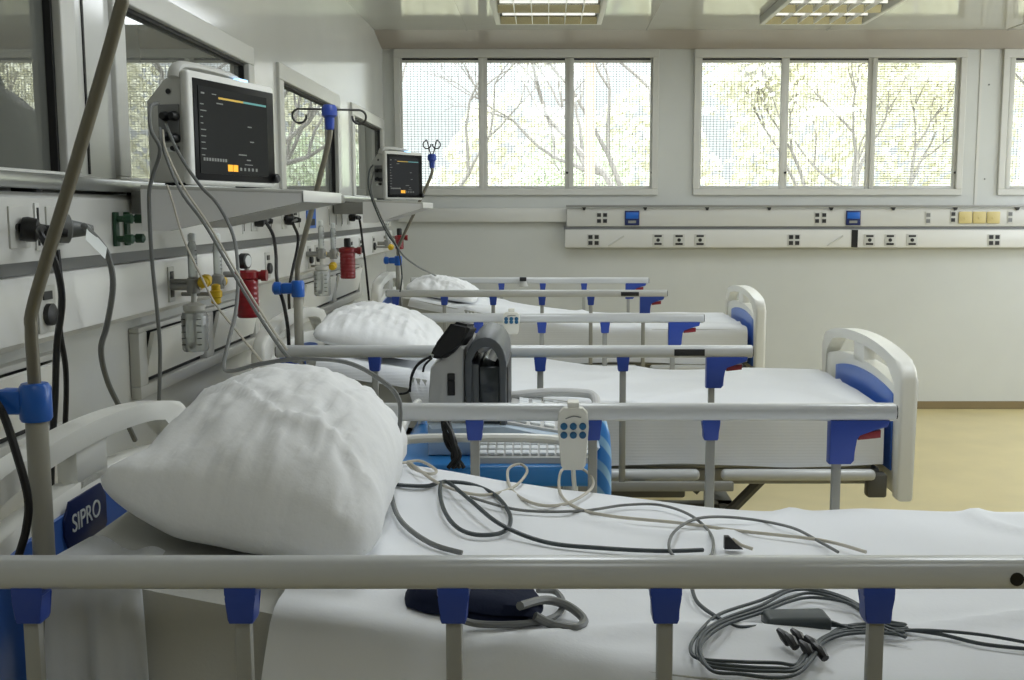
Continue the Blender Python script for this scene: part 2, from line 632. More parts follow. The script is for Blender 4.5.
# green earth terminals
p = thing('earth_terminals', 'pair of dark green earthing terminals on the left unit', 'terminal', (.08, lY(123), 1.345))
for px in (117, 128):
    b = MB(); b.box(.081, .09, lY(px) - .012, lY(px) + .012, 1.31, 1.395, .002); b.build('terminal_plate', 'green', p)
    for z in (1.328, 1.378):
        b = MB(); b.lathe([(.008, 0), (.008, .016), (.012, .018), (.012, .036), (.006, .04)], (.09, lY(px), z), (1, 0, 0), 12); b.build('terminal_knob', 'green', p)

# framed recesses below the left unit
for i, (ya, yb, lab) in enumerate(((1.45, 2.52, 'grey framed wall niche under the unit, behind the nearest headboard'), (2.985, 4.25, 'grey framed wall niche with open flap behind the clear humidifier bottle'), (4.95, 6.6, 'grey framed wall niche behind the middle bed'))):
    r = thing('wall_niche', lab, 'niche', (0, (ya + yb) / 2, .86), 'framed niches under the left wall unit')
    z0, z1 = .875, 1.075
    b = MB()
    for q in ((ya, yb, z0, z0 + .035), (ya, yb, z1 - .015, z1), (ya, ya + .06, z0 + .035, z1 - .015), (yb - .06, yb, z0 + .035, z1 - .015), ((ya + yb) / 2 - .04, (ya + yb) / 2 + .04, z0 + .035, z1 - .015)):
        b.box(.001, .03, q[0], q[1], q[2], q[3], .003)
    b.build('frame', 'unit2', r)
    b = MB(); b.box(.001, .006, ya + .05, yb - .05, z0 + .03, z1 - .01); b.build('back_panel', 'gasket', r, False)
    for (a, c) in ((ya + .065, (ya + yb) / 2 - .045), ((ya + yb) / 2 + .045, yb - .065)):
        b = MB()
        b.prism([(.008, z0 + .05), (.02, z0 + .05), (.05, z1 - .02), (.038, z1 - .018)], (0, a, 0), (1, 0, 0), (0, 0, 1), (0, c - a, 0))
        b.build('flap', 'bedwhite', r)
# larger shallow cover plates on the wall beneath
r = thing('socket_cover', 'flat white cover plate on the wall behind the nearest headboard', 'cover plate', (0, 2.2, .8))
b = MB(); b.box(.001, .014, 1.7, 2.72, .74, .868, .006); b.build('plate', 'unit2', r)

# back wall unit
r = thing('bedhead_unit', 'white service unit with blue sockets running along the back wall', 'service unit', (3.6, BY, 1.12))
back_unit = r
X0, X1, P = 1.30, 6.25, BY - .075
b = MB(); b.box(X0 - .012, X1, P - .012, BY - .001, 1.135, 1.262, .004); b.build('lower_panel', 'unit', r)
b = MB(); b.box(X0 - .02, X1, P + .01, BY - .001, 1.263, 1.283); b.build('channel', 'channel', r, False)
b = MB(); b.box(X0, X1, P, BY - .001, 1.284, 1.412, .004); b.build('upper_panel', 'unit2', r)
b = MB(); b.box(X0 - .005, X1, P - .02, P - .004, 1.418, 1.436, .003); b.build('rail', 'alu_dull', r)
for px in (584, 645, 707, 769, 831, 893, 955, 1017):
    x = aY(px, 210, P).x
    b = MB(); b.prism([(-.014, 0), (.014, 0), (.006, -.02), (-.006, -.02)], (x, P - .016, 1.418), (1, 0, 0), (0, 0, 1), (0, .03, 0)); b.build('rail_bracket', 'dark', r)
b = MB(); b.box(.10, X0, BY - .045, BY - .001, 1.315, 1.412, .004); b.build('side_duct', 'unit2', r)
for (px, v, wd, kind) in ((599, 218, 2, 's'), (605, 218, 2, 's'), (817, 218, 2, 's'), (824, 218, 2, 's'), (928, 218, 2, 'l'), (953, 217, 2, 's'), (1010, 217, 2, 'l')):
    c = aY(px, v, P)
    b = MB(); b.box(c.x - .02, c.x + .02, P - .004, P + .002, c.z - .045, c.z + .045, .001); p = b.build('double_socket', 'plate', r)
    b = MB()
    for s in (-1, 1):
        b.box(c.x - .014, c.x + .014, P - .006, P, c.z + s * .021 - .013, c.z + s * .021 + .013)
    b.build('opening', 'dark' if kind == 's' else 'channel', p, False)
for (px, v) in ((632, 218), (853, 218)):
    c = aY(px, v, P)
    b = MB(); b.box(c.x - .052, c.x + .052, P - .012, P, c.z - .052, c.z + .052, .003); p = b.build('blue_socket', 'navy', r)
    b = MB(); b.box(c.x - .045, c.x + .045, P - .016, P - .011, c.z - .005, c.z + .04, .002); b.build('cover', 'bright_blue', p)
    b = MB(); b.box(c.x - .028, c.x + .028, P - .0145, P - .011, c.z - .036, c.z - .018); b.build('marking', 'disp_g', p, False)
for px in (965, 979, 993):
    c = aY(px, 217.5, P)
    b = MB(); b.box(c.x - .047, c.x + .047, P - .014, P, c.z - .042, c.z + .042, .006); p = b.build('blank_cover', 'cream', r)
    b = MB(); b.lathe([(.012, 0), (.012, .004)], (c.x, P - .014, c.z), (0, -1, 0), 10); b.build('screw', 'cream', p)
for (px, v, k) in ((593.5, 240, 4), (794, 240, 4), (994, 240, 4), (658, 240, 2), (679, 240, 3), (700, 240, 3), (869.5, 240, 2), (890, 240, 3), (912, 240, 3)):
    PP = P - .012
    c = aY(px, v, PP)
    w = .04 if k == 4 else .034
    b = MB(); b.box(c.x - w - .006, c.x + w + .006, PP - .004, PP + .002, c.z - .042, c.z + .042, .001)
    p = b.build('power_socket' if k == 4 else 'gas_outlet', 'plate', r)
    b = MB()
    if k == 4:
        for sx in (-1, 1):
            for sz in (-1, 1):
                b.box(c.x + sx * .022 - .015, c.x + sx * .022 + .015, PP - .006, PP, c.z + sz * .021 - .014, c.z + sz * .021 + .014)
    else:
        for sz in (-1, 1):
            b.box(c.x - .026, c.x + .026, PP - .006, PP, c.z + sz * .028 - .007, c.z + sz * .028 + .007)
        b.lathe([(.013, 0), (.013, .008)], (c.x, PP, c.z), (0, -1, 0), 10)
    b.build('opening', 'dark', p, False)
c = aY(854.5, 240, P - .012)
b = MB(); b.box(c.x - .022, c.x + .022, P - .016, P - .01, 1.137, 1.26); b.build('joint_strip', 'black', r, False)
for px in (616, 835):
    a = aY(px - 8, 246, P - .0125); c = aY(px + 8, 236, P - .0125)
    b = MB(); b.tube([a, c], .006, 6); b.build('arrow_mark', 'plate', r)

# --------------------------------------------------------------------- beds
NEAR = {1: 1.215, 2: 3.186, 3: 5.433}
OFF = {1: .115, 2: 0., 3: -.005}
HBX = .296


def ztop(xl):
    t = min(1, max(0, (1.55 - xl) / 1.13))
    return .80 + .165 * t ** 1.5


def end_board(root, name, x, th, mid, drop):
    """moulded bed end: rounded rim, two grip slots with a bridge between, body with blue inset"""
    def zo(y):
        return mid - .045 * (2 * (y - .5) / .94) ** 2 - .012 * (2 * (y - .5) / .94) ** 6
    ya, yb, rc = .03, .97, .06
    outer = [(ya, .52)]
    zc = zo(ya + rc) - rc * .9
    for k in range(7):
        a = PI - k * PI / 12
        outer.append((ya + rc + rc * cos(a), zc + rc * .9 * sin(a)))
    for k in range(1, 20):
        y = ya + rc + (yb - ya - 2 * rc) * k / 20
        outer.append((y, zo(y)))
    for k in range(7):
        a = PI / 2 - k * PI / 12
        outer.append((yb - rc + rc * cos(a), zc + rc * .9 * sin(a)))
    outer.append((yb, .52))
    inner = [(yb - .055, .52)]
    for k in range(19):
        y = yb - .055 - (yb - ya - .11) * k / 18
        t = abs(2 * (y - .5) / (yb - ya - .11))
        inner.append((y, zo(y) - .034 - .030 * t ** 10))
    inner.append((ya + .055, .52))
    b = MB()
    b.prism(outer + inner, (x - th / 2, 0, 0), (0, 1, 0), (0, 0, 1), (th, 0, 0), .013, 3)
    o = b.build(name, 'bedwhite', root, sharp=60)
    b = MB()
    poly = [(ya + .045, .53), (yb - .045, .53)]
    for k in range(21):
        y = yb - .045 - (yb - ya - .09) * k / 20
        poly.append((y, zo(y) - drop))
    b.prism(poly, (x - th * .42, 0, 0), (0, 1, 0), (0, 0, 1), (th * .84, 0, 0), .008)
    b.build('board', 'bedwhite', o, sharp=60)
    b = MB()
    b.box(x - th * .42, x + th * .42, .44, .56, mid - drop - .02, mid - .025, .008)
    b.build('bridge', 'bedwhite', o)
    poly = [(.10, .60), (.76, .60)]
    for k in range(17):
        y = .76 - .66 * k / 16
        t = abs(2 * (y - .43) / .66)
        poly.append((y, mid - drop - .032 - .03 * t ** 2.2))
    for s in (1, -1):
        b = MB()
        xx = x + s * th * .42
        b.prism(poly, (min(xx, xx + s * .006), 0, 0), (0, 1, 0), (0, 0, 1), (.006, 0, 0), .002)
        b.build('blue_panel', 'blue_panel', o)
    return o


def side_rail(root, y, sgn):
    """folding rail: top tube > five posts with blue sockets, blue latch housing, red lever"""
    z = .984
    b = MB()
    poly = []
    for k in range(20):
        a = 2 * PI * k / 20
        poly.append((.0165 * math.copysign(abs(cos(a)) ** .7, cos(a)), .0185 * math.copysign(abs(sin(a)) ** .7, sin(a))))
    b.prism(poly, (.36, y, z), (0, 1, 0), (0, 0, 1), (1.407, 0, 0), .002)
    t = b.build('side_rail', 'rail', root)
    b = MB()
    b.prism([(p[0] * .8, p[1] * .8) for p in poly], (1.766, y, z), (0, 1, 0), (0, 0, 1), (.004, 0, 0))
    b.prism([(p[0] * .8, p[1] * .8) for p in poly], (.357, y, z), (0, 1, 0), (0, 0, 1), (.004, 0, 0))
    b.build('end_cap', 'dark', t)
    for k in range(5):
        x = .405 + .245 * k
        b = MB()
        b.prism([(-.0185, .969), (.0185, .969), (.0185, .960), (.0155, .957), (.0155, .931), (.0135, .926), (-.0135, .926), (-.0155, .931), (-.0155, .957), (-.0185, .960)], (x, y - .013, 0), (1, 0, 0), (0, 0, 1), (0, .026, 0), .002)
        b.build('post_socket', 'blue', t)
        b = MB()
        b.box(x - .0095, x + .0095, y - .007, y + .007, .585, .93, .003)
        b.build('post', 'steel', t)
    x = 1.655
    b = MB()
    b.prism([(-.024, .969), (.098, .969), (.094, .955), (.066, .948), (.035, .94), (.028, .93), (.027, .884), (.020, .876), (-.024, .876)], (x, y - .016, 0), (1, 0, 0), (0, 0, 1), (0, .032, 0), .003)
    h = b.build('latch_housing', 'blue', t)
    b = MB()
    b.prism([(.036, .941), (.082, .947), (.082, .931), (.036, .926)], (x, y - .010, 0), (1, 0, 0), (0, 0, 1), (0, .02, 0), .002)
    b.build('release_lever', 'trigger', t)
    b = MB()
    b.box(x - .016, x + .003, y - .007, y + .007, .585, .88, .003)
    b.build('post', 'steel', t)
    b = MB()
    b.box(.36, 1.72, y - .012, y + .012, .562, .59, .004)
    b.build('lower_bar', 'frame', t)
    b = MB()
    for k in range(3):
        b = MB()
        x = .6 + .42 * k
        b.box(x - .02, x + .02, min(y, y + sgn * .13), max(y, y + sgn * .13), .566, .584, .002)
        b.build('hinge_arm', 'framedark', t)
    if sgn > 0:
        b = MB(); b.box(1.535, 1.625, y - .0185, y - .0155, z - .011, z + .009, .001); b.build('rail_sticker', 'dark', t)
        b = MB(); b.lathe([(.008, 0), (.008, .002)], (1.54, y - .0155, z - .003), (0, -1, 0), 14); b.build('rail_plug', 'black', t)
    return t


def make_bed():
    r = thing('hospital_bed', 'x', 'bed', (0, 0, FZ), 'hospital beds in a row')
    end_board(r, 'headboard', HBX, .042, 1.062, .085)
    end_board(r, 'footboard', 2.248, .052, .985, .085)
    # deck frame
    b = MB()
    for y in (.13, .83):
        b.box(.33, 2.20, y, y + .045, .548, .60, .008)
    for x in (.335, 1.0, 1.62, 2.15):
        b.box(x, x + .05, .13, .875, .55, .598, .006)
    b.build('bed_frame', 'frame', r)
    b = MB()
    b.box(.95, 2.17, .12, .885, .602, .618, .006)
    b.prism([(.42, ztop(.42) - .165), (.95, .613), (.95, .600), (.42, ztop(.42) - .18)], (0, .10, 0), (1, 0, 0), (0, 0, 1), (0, .805, 0))
    b.build('deck', 'frame', r)
    for (xa, xb) in ((1.30, 1.625), (1.69, 2.16)):
        for (p, q) in ((.03, .066), (.934, .97)):
            b = MB(); b.box(xa, xb, p, q, .582, .616, .014, 3); b.build('deck_edge', 'rail', r)
    for y in (.05, .905):
        b = MB(); b.box(2.14, 2.20, y, y + .045, .525, .60, .008); b.build('corner_block', 'framedark', r)
    b = MB(); b.box(1.32, 1.62, .05, .09, .545, .572, .006); b.build('cross_bar', 'frame', r)
    b = MB()
    for x in (.5, 1.75):
        b.box(x, x + .06, .2, .8, .33, .39, .006)
    b.box(.5, 1.81, .47, .53, .33, .39, .006)
    for x in (.6, 1.7):
        for y in (.25, .72):
            b.tube([(x, y, .37), (x + .18, y, .56)], .018, 8)
    b.tube([(.9, .5, .37), (1.35, .5, .55)], .022, 10)
    b.build('lift_mechanism', 'framedark', r)
    # gear box seen under the foot half
    b = MB(); b.box(1.35, 1.60, .18, .36, .49, .546, .008); b.build('motor_box', 'framedark', r)
    for x in (.53, 1.78):
        for y in (.18, .82):
            b = MB()
            b.box(x - .025, x + .025, y - .025, y + .025, .07, .36, .006)
            lg = b.build('leg', 'frame', r)
            b = MB()
            b.lathe([(.03, -.014), (.058, -.012), (.06, 0), (.058, .012), (.03, .014)], (x + .02, y, FZ + .061), (0, 1, 0), 18)
            b.build('castor', 'rubber', lg)
    # corner bumpers at the head carrying the pole sockets
    for y in (.1, .86):
        b = MB(); b.box(.325, .40, y, y + .11, .56, .60, .01); b.build('pole_socket', 'blue', r)
    for y, sg in ((0, 1), (1.003, -1)):
        side_rail(r, y, sg)
    return r


proto = make_bed()
bed_labels = {1: 'nearest hospital bed, with bare white rail along the bottom of the photo', 2: 'middle hospital bed with blue and white footboard and red rail lever', 3: 'farthest hospital bed, closest to the window wall'}
for i in (2, 3, 1):
    o = proto if i == 2 else copy_tree(proto)
    o.location = (OFF[i], NEAR[i], FZ)
    o['label'] = bed_labels[i]
    if i == 1:
        bed1 = o
        # the near rail of this bed is swung slightly towards the foot
        [c for c in o.children if c.name.startswith('side_rail')][0].location.x += .042

for o in list(bpy.context.scene.objects):
    if o.parent and o.parent.parent:
        near1 = o.parent.parent == bed1
        if (o.name.startswith('rail_sticker') and near1) or (o.name.startswith('rail_plug') and not near1):
            bpy.data.objects.remove(o)
# name plate on the blue panel of the nearest headboard
hb = [c for c in bed1.children if c.name.startswith('headboard')][0]


def flat_text(txt, size, mtx, m, name, parent, ext=.0006):
    cu = bpy.data.curves.new(name, 'FONT')
    cu.body = txt
    cu.size = size
    cu.extrude = ext
    cu.align_x = 'CENTER'
    cu.align_y = 'CENTER'
    tmp = bpy.data.objects.new(name, cu)
    C.objects.link(tmp)
    dg = bpy.context.evaluated_depsgraph_get()
    me = bpy.data.meshes.new_from_object(tmp.evaluated_get(dg))
    bpy.data.objects.remove(tmp)
    me.transform(mtx)
    if parent:
        me.transform(Matrix.Translation(-world_of(parent)))
    me.materials.clear()
    me.materials.append(M[m])
    o = bpy.data.objects.new(name, me)
    C.objects.link(o)
    o.parent = parent
    return o


XP = OFF[1] + HBX + .042 * .42 + .006
py, pz = 1.655, .922
b = MB()
b.prism([(-.075, -.01), (-.055, -.045), (.06, -.045), (.078, -.03), (.078, .015), (.06, .04), (-.055, .04), (-.075, .015)], (XP, py, pz), (0, 1, 0), (0, 0, 1), (.004, 0, 0), .001)
pl = b.build('name_plate', 'navy', hb)
pl['label'] = 'dark blue name plate with white lettering'
flat_text('SIPRO', .040, Matrix.Translation((XP + .0045, py, pz + .002)) @ Matrix.Rotation(PI / 2, 4, 'Z') @ Matrix.Rotation(PI / 2, 4, 'X'), 'label', 'lettering', hb)

# ------------------------------------------------------- mattress and sheets
def shell(i, name, m, grow, x0, x1, y0, y1, hem, seed, folds, ztopf=ztop, thick=.14, closed=False, sub=(90, 70)):
    """a cover over the mattress: head end open, sides and foot hanging to the hem"""
    off, yn = OFF[i], NEAR[i]
    W = y1 - y0
    R = .035

    def fn(u, v):
        x = x0 + (x1 - x0) * u
        x += (1 - u) ** 6 * .05 * noise.noise((v * 6, seed, 3.3))
        zt = ztopf(x) + grow
        drop = zt - hem(x)
        Lside = max(drop - R, .01)
        L = 2 * Lside + PI * R + (W - 2 * R)
        s = v * L
        nx = noise.noise((x * 5 + seed, v * 7, seed))
        fold = 0
        if s < Lside:
            y = y0 - grow
            z = zt - R - (Lside - s)
            fold = (1 - s / Lside)
            y -= folds * fold * (.6 + .5 * sin(x * 31 + 2 * nx) + .35 * sin(x * 12.3 + seed))
        elif s < Lside + PI * R / 2:
            a = (s - Lside) / R
            y = y0 - grow + R * (1 - cos(a)); z = zt - R + R * sin(a)
        elif s < Lside + PI * R / 2 + W - 2 * R:
            y = y0 + R + (s - Lside - PI * R / 2); z = zt
        elif s < Lside + PI * R + W - 2 * R:
            a = (s - (Lside + PI * R / 2 + W - 2 * R)) / R
            y = y1 + grow - R + R * sin(a); z = zt - R + R * cos(a)
        else:
            q = s - (Lside + PI * R + W - 2 * R)
            y = y1 + grow; z = zt - R - q
            y += folds * .5 * (q / Lside) * (.6 + .5 * sin(x * 27 + 2 * nx))
        if Lside < s < L - Lside:
            wr = noise.noise((x * 3.1 + seed, y * 9, .3)) * .005 - abs(noise.noise((x * 2.2 + y * 2.5 + seed, y * 3 - x, 1.7))) * .011 + .009 * math.exp(-(noise.noise((x * 1.7 - y * 1.3, y * 2.1 + x * .6, seed + 9)) / .06) ** 2)
            z += wr if grow > .003 else 0
        return (off + x, yn + y, z)
    b = MB()
    V = b.grid(sub[0], sub[1], fn)
    # foot end: fold the last row down
    last = V[-1]
    n = len(last)
    low = []
    for k, v in enumerate(last):
        lowz = hem(x1)
        low.append(v)
    face = [v for v in last]
    b.bm.faces.new(face)
    return b


sheet_labels = {1: 'white sheet on the nearest bed, under the black cables and blue cuff', 2: 'smooth white bedspread on the middle bed', 3: 'white bedspread on the farthest bed by the window wall'}
matt_labels = {1: 'grey mattress of the nearest bed, beneath the creased pillow', 2: 'grey mattress of the middle bed', 3: 'grey mattress of the farthest bed'}
for i in (1, 2, 3):
    off, yn = OFF[i], NEAR[i]
    # mattress: long block bent up at the head
    b = MB()
    N = 40
    xs = [.425 + (2.178 - .425) * k / N for k in range(N + 1)]
    poly = [(x, ztop(x) - .006) for x in xs] + [(x, max(.620, ztop(x) - .163 if x < .95 else .62)) for x in reversed(xs)]
    b.prism(poly, (off, yn + .085, 0), (1, 0, 0), (0, 0, 1), (0, .83, 0), .012)
    o = b.build('mattress', 'mattress', None)
    # origin at its own place
    c0 = Vector((off + 1.3, yn + .5, .62))
    for v in o.data.vertices:
        v.co -= c0
    o.location = c0
    tag(o, matt_labels[i], 'mattress', 'mattresses on the hospital beds')
    hem = (lambda x: .605 + .03 * noise.noise((x * 3, 0, 0))) if i == 1 else (lambda x: .622 + .006 * sin(x * 9) + (ztop(x) - .66) * min(1, max(0, (.80 - x) / .06)))
    b = shell(i, 'bed_sheet', 'sheet', .006, .44 if i != 1 else .70, 2.19, .08, .92, hem, i * 3.3, .012 if i == 1 else .004)
    o = b.build('bed_sheet', 'sheet' if i == 1 else 'spread', None, sharp=80)
    for v in o.data.vertices:
        v.co -= c0
    o.location = c0
    tag(o, sheet_labels[i], 'sheet', 'white sheets on the hospital beds')


# rumpled corner of the sheet hanging over the near head side of the first mattress
b = MB()


def flap(u, v):
    x = .555 + .10 * u + .05 * v * (u - .35)
    zt = ztop(x - OFF[1])
    yb = NEAR[1] + .078
    fold = .028 * sin(u * 12 + 1.5 * v) + .012 * sin(u * 25 + v * 3)
    if v < .3:
        q = v / .3
        return (x, yb + .10 * (1 - q), zt + .010 + .006 * sin(u * 9) * (1 - q) + .003 * q)
    q = (v - .3) / .7
    return (x, yb - .012 - fold * q - .012 * q, zt + .006 - .36 * q)


b.grid(36, 30, flap)
bmesh.ops.solidify(b.bm, geom=b.bm.faces[:], thickness=-.003)
o = b.build('draw_sheet', 'sheet', None, sharp=90)
c0 = Vector((.62, NEAR[1] + .08, .62))
for v in o.data.vertices:
    v.co -= c0
o.location = c0
tag(o, 'rumpled white cloth hanging over the head corner of the nearest mattress', 'sheet')


def on_bed(u, v, i=1, lift=.004):
    """where the sight line through a point of the photo meets the sheet"""
    r = ray(u, v)
    t = .8
    for _ in range(3000):
        p = CAM + r * t
        if p.z < ztop(p.x - OFF[i]) + .009 + lift:
            return p
        t += .001
    return CAM + r * t


# ------------------------------------------------------------------ pillows
def pillow(L, W, T, seed, wr=1.):
    b = MB()
    N = 56

    def surf(side):
        def fn(a, c):
            u, v = 2 * a - 1, 2 * c - 1
            eu = u * (1 - .07 * (1 - v * v) * u * u - .13 * u ** 4 * v ** 4)
            ev = v * (1 - .04 * (1 - u * u) * v * v - .10 * u ** 4 * v ** 4)
            e = max(0., (1 - u * u)) ** .42 * max(0., (1 - v * v)) ** .33
            h = T * (.46 * e + .17 * e * e)
            if side < 0:
                h *= -.42
            edge = 1 - min(1, e * 1.1)
            n1 = abs(noise.noise((u * 2.4 + seed, v * 3.6, side))) * .020
            n2 = abs(noise.noise((u * 7 + v * 3 + seed * 2, v * 2.5 - u, side + 4))) * .014
            rad = math.atan2(v, u)
            # long crease where the case is stretched from the raised corner to the foot-side corner
            dl = v + .52 + .30 * (u + .1) - .25 * u * u + .05 * sin(u * 7 + seed)
            cr = math.exp(-(dl / .035) ** 2) * .012 + math.exp(-((dl - .12) / .03) ** 2) * .006 * sin(u * 21 + seed)
            cr += .004 * noise.noise((u * 14 + seed, v * 5, 1.)) * (1.2 - v)
            cr -= .007 * max(0, 1 - abs(noise.noise((u * 4 - v * 2 + seed, v * 4 + u * 1.5, 6.)) / .09)) * (.35 + .65 * (1 - v) / 2)
            n3 = cr + sin(rad * 17 + 3 * noise.noise((u * 3, v * 3, seed))) * .007 * (u * u + v * v) * e
            h -= (n1 + n2 * (.4 + edge) - n3) * e * wr if side > 0 else 0
            return (eu * W / 2 + noise.noise((v * 3 + seed, u, 2)) * .008 * wr, ev * L / 2 + noise.noise((u * 3, seed, v)) * .008 * wr, h)
        return fn
    A = b.grid(N, N, surf(1))
    B = b.grid(N, N, surf(-1))
    bmesh.ops.remove_doubles(b.bm, verts=b.bm.verts[:], dist=.0012)
    return b


def put_pillow(loc, rot, L, W, T, seed, label, tip=None):
    b = pillow(L, W, T, seed)
    if tip:
        tip(b.bm)
    o = b.build('pillow', 'pillow', None, sharp=120)
    o.location = loc
    o.rotation_euler = rot
    tag(o, label, 'pillow', 'white pillows on the beds')
    return o


def tip1(bm):
    # the near head-side corner pokes up as a crumpled ear of the pillow case
    for v in bm.verts:
        d = (v.co - Vector((-.18, -.32, 0))).length
        k = max(0, 1 - d / .10)
        v.co += Vector((-.03, 0.0, .035)) * k ** 1.3


put_pillow((.732, 1.74, .975), (math.radians(0), math.radians(12), math.radians(3)), .71, .385, .27, 1.7, 'large creased white pillow on the nearest bed', tip1)
put_pillow((.60, 3.68, .975), (0, math.radians(11), math.radians(4)), .74, .43, .17, 5.1, 'white pillow on the middle bed')
put_pillow((.60, 5.95, .958), (0, math.radians(11), 0), .66, .40, .13, 8.3, 'white pillow on the farthest bed')


# ------------------------------------------------------------------ IV poles
def hooks(b, c, spread, dirv, raised=False):
    d = Vector(dirv).normalized()
    for s in (-1, 1):
        base = c + Vector((0, 0, .012))
        P = [base, base + d * s * spread * .5, base + d * s * spread * .8]
        if raised:
            P = [base, base + d * s * spread * .4 + Vector((0, 0, .03))]
            base = base + Vector((0, 0, .085))
        R = .021
        cc = base + d * s * spread * .86 + Vector((0, 0, -R))
        for k in range(0, 11):
            a = PI / 2 - s * (k / 10) * 1.55 * PI
            P.append(cc + d * cos(a) * R + Vector((0, 0, sin(a) * R)))
        b.tube(spline(P, 3), .0035, 7)


def iv_pole(label, x, y, z0, zb, zt, dx, ztop_, spread, hdir, raised=False, co=.11):
    r = thing('iv_pole', label, 'IV pole', (x, y, z0), 'drip poles fixed to the bed heads')
    b = MB(); b.cyl((x, y, z0), (x, y, zb - co + .01), .0145, 16); b.build('lower_tube', 'pole', r)
    b = MB()
    b.tube(spline([(x, y, zb - co - .03), (x, y, zb - co * .5), (x, y, zb - .012), (x + dx * .05, y, zb + .03), (x + dx * .5, y, (zb + zt) / 2), (x + dx * .96, y, zt - .02), (x + dx, y, zt + .03), (x + dx, y, ztop_)], 5), .0086, 14)
    b.build('upper_rod', 'pole_steel', r)
    # blue clamp with its knob
    b = MB()
    b.lathe([(.019, -.026), (.021, -.022), (.021, .02), (.017, .026)], (x, y, zb - co), (0, 0, 1), 18)
    b.box(x - .05, x - .012, y - .016, y + .016, zb - co - .016, zb - co + .018, .006)
    cl = b.build('clamp', 'bright_blue', r)
    b = MB(); b.lathe([(.012, 0), (.020, .006), (.021, .024), (.014, .03)], (x - .048, y, zb - co + .001), (-1, 0, 0), 14); b.build('clamp_knob', 'bright_blue', cl)
    b = MB()
    c = Vector((x + dx, y, ztop_))
    b.lathe([(.010, -.05), (.014, -.046), (.016, -.012), (.024, -.006), (.024, .016), (.018, .026)], c, (0, 0, 1), 16)
    hd = b.build('hook_head', 'blue', r)
    b = MB(); hooks(b, c, spread, hdir, raised); b.build('hook', 'hooksteel', hd)
    return r


iv_pole('drip pole with blue clamp at the head of the nearest bed', .462, 1.46, .602, 1.25, 1.67, .142, 1.98, .12, (1, 0, 0))
iv_pole('drip pole with two hooks at the head of the middle bed', .378, 3.40, .602, 1.215, 1.63, .112, 1.695, .105, (1, .25, 0), False, .06)
iv_pole('drip pole seen against the window behind the farther monitor', .345, 5.95, .602, 1.185, 1.60, .192, 1.675, .03, (1, 0, 0), True, .06)

# ------------------------------------------------------- shelves and monitors
def wall_shelf(label, y0, y1, xo, dz, xs=.15):
    r = thing('monitor_shelf', label, 'shelf', (.09, (y0 + y1) / 2, 1.355 + dz), 'grey monitor shelves on the left wall')
    z = 1.462 + dz
    b = MB(); b.prism([(xs, z), (xo, z - .011), (xo, z - .001), (xs, z + .012)], (0, y0, 0), (1, 0, 0), (0, 0, 1), (0, y1 - y0, 0), .002); b.build('shelf_board', 'unit2', r)
    for y, nm in ((y0, 'end_plate'), (y1 - .004, 'end_plate')):
        b = MB(); b.prism([(xs, z - .102), (xs + .065, z - .102), (xo, z - .030), (xo, z - .008), (xs, z + .002)], (0, y, 0), (1, 0, 0), (0, 0, 1), (0, .004, 0)); b.build(nm, 'shelfgrey', r, False)
    b = MB(); b.prism([(xs + .065, z - .102), (xo, z - .030), (xo, z - .024), (xs + .065, z - .096)], (0, y0 + .004, 0), (1, 0, 0), (0, 0, 1), (0, .02, 0)); b.build('flange', 'channel', r, False)
    b = MB(); b.box(xo - .004, xo + .002, y0, y1, z - .030, z - .002, .001); b.build('front_edge', 'unit', r)
    b = MB(); b.box(0.088, xs + .01, y0 + .1, y1 - .1, z - .06, z, .002); b.build('wall_mount', 'alu_dull', r)
    return r


wall_shelf('grey wall shelf carrying the larger, nearer monitor', 2.72, 3.22, .553, -.012)
wall_shelf('grey wall shelf carrying the smaller, farther monitor', 5.40, 5.88, .545, -.023, .25)
r = thing('bracket_shelf', 'small empty shelf with rounded end behind the nearer monitor shelf', 'shelf', (.09, 4.1, 1.40))
b = MB()
poly = [(.093, 4.0), (.30, 4.0)] + [(.30 + .10 * sin(a * PI / 16), 4.10 - .10 * cos(a * PI / 16)) for a in range(1, 16)] + [(.30, 4.2), (.093, 4.2)]
b.prism(poly, (0, 0, 1.425), (1, 0, 0), (0, 1, 0), (0, 0, .03), .006)
b.build('shelf_board', 'alu_dull', r)
b = MB(); b.box(.089, .11, 4.03, 4.17, 1.37, 1.425, .003); b.build('wall_mount', 'alu_dull', r)


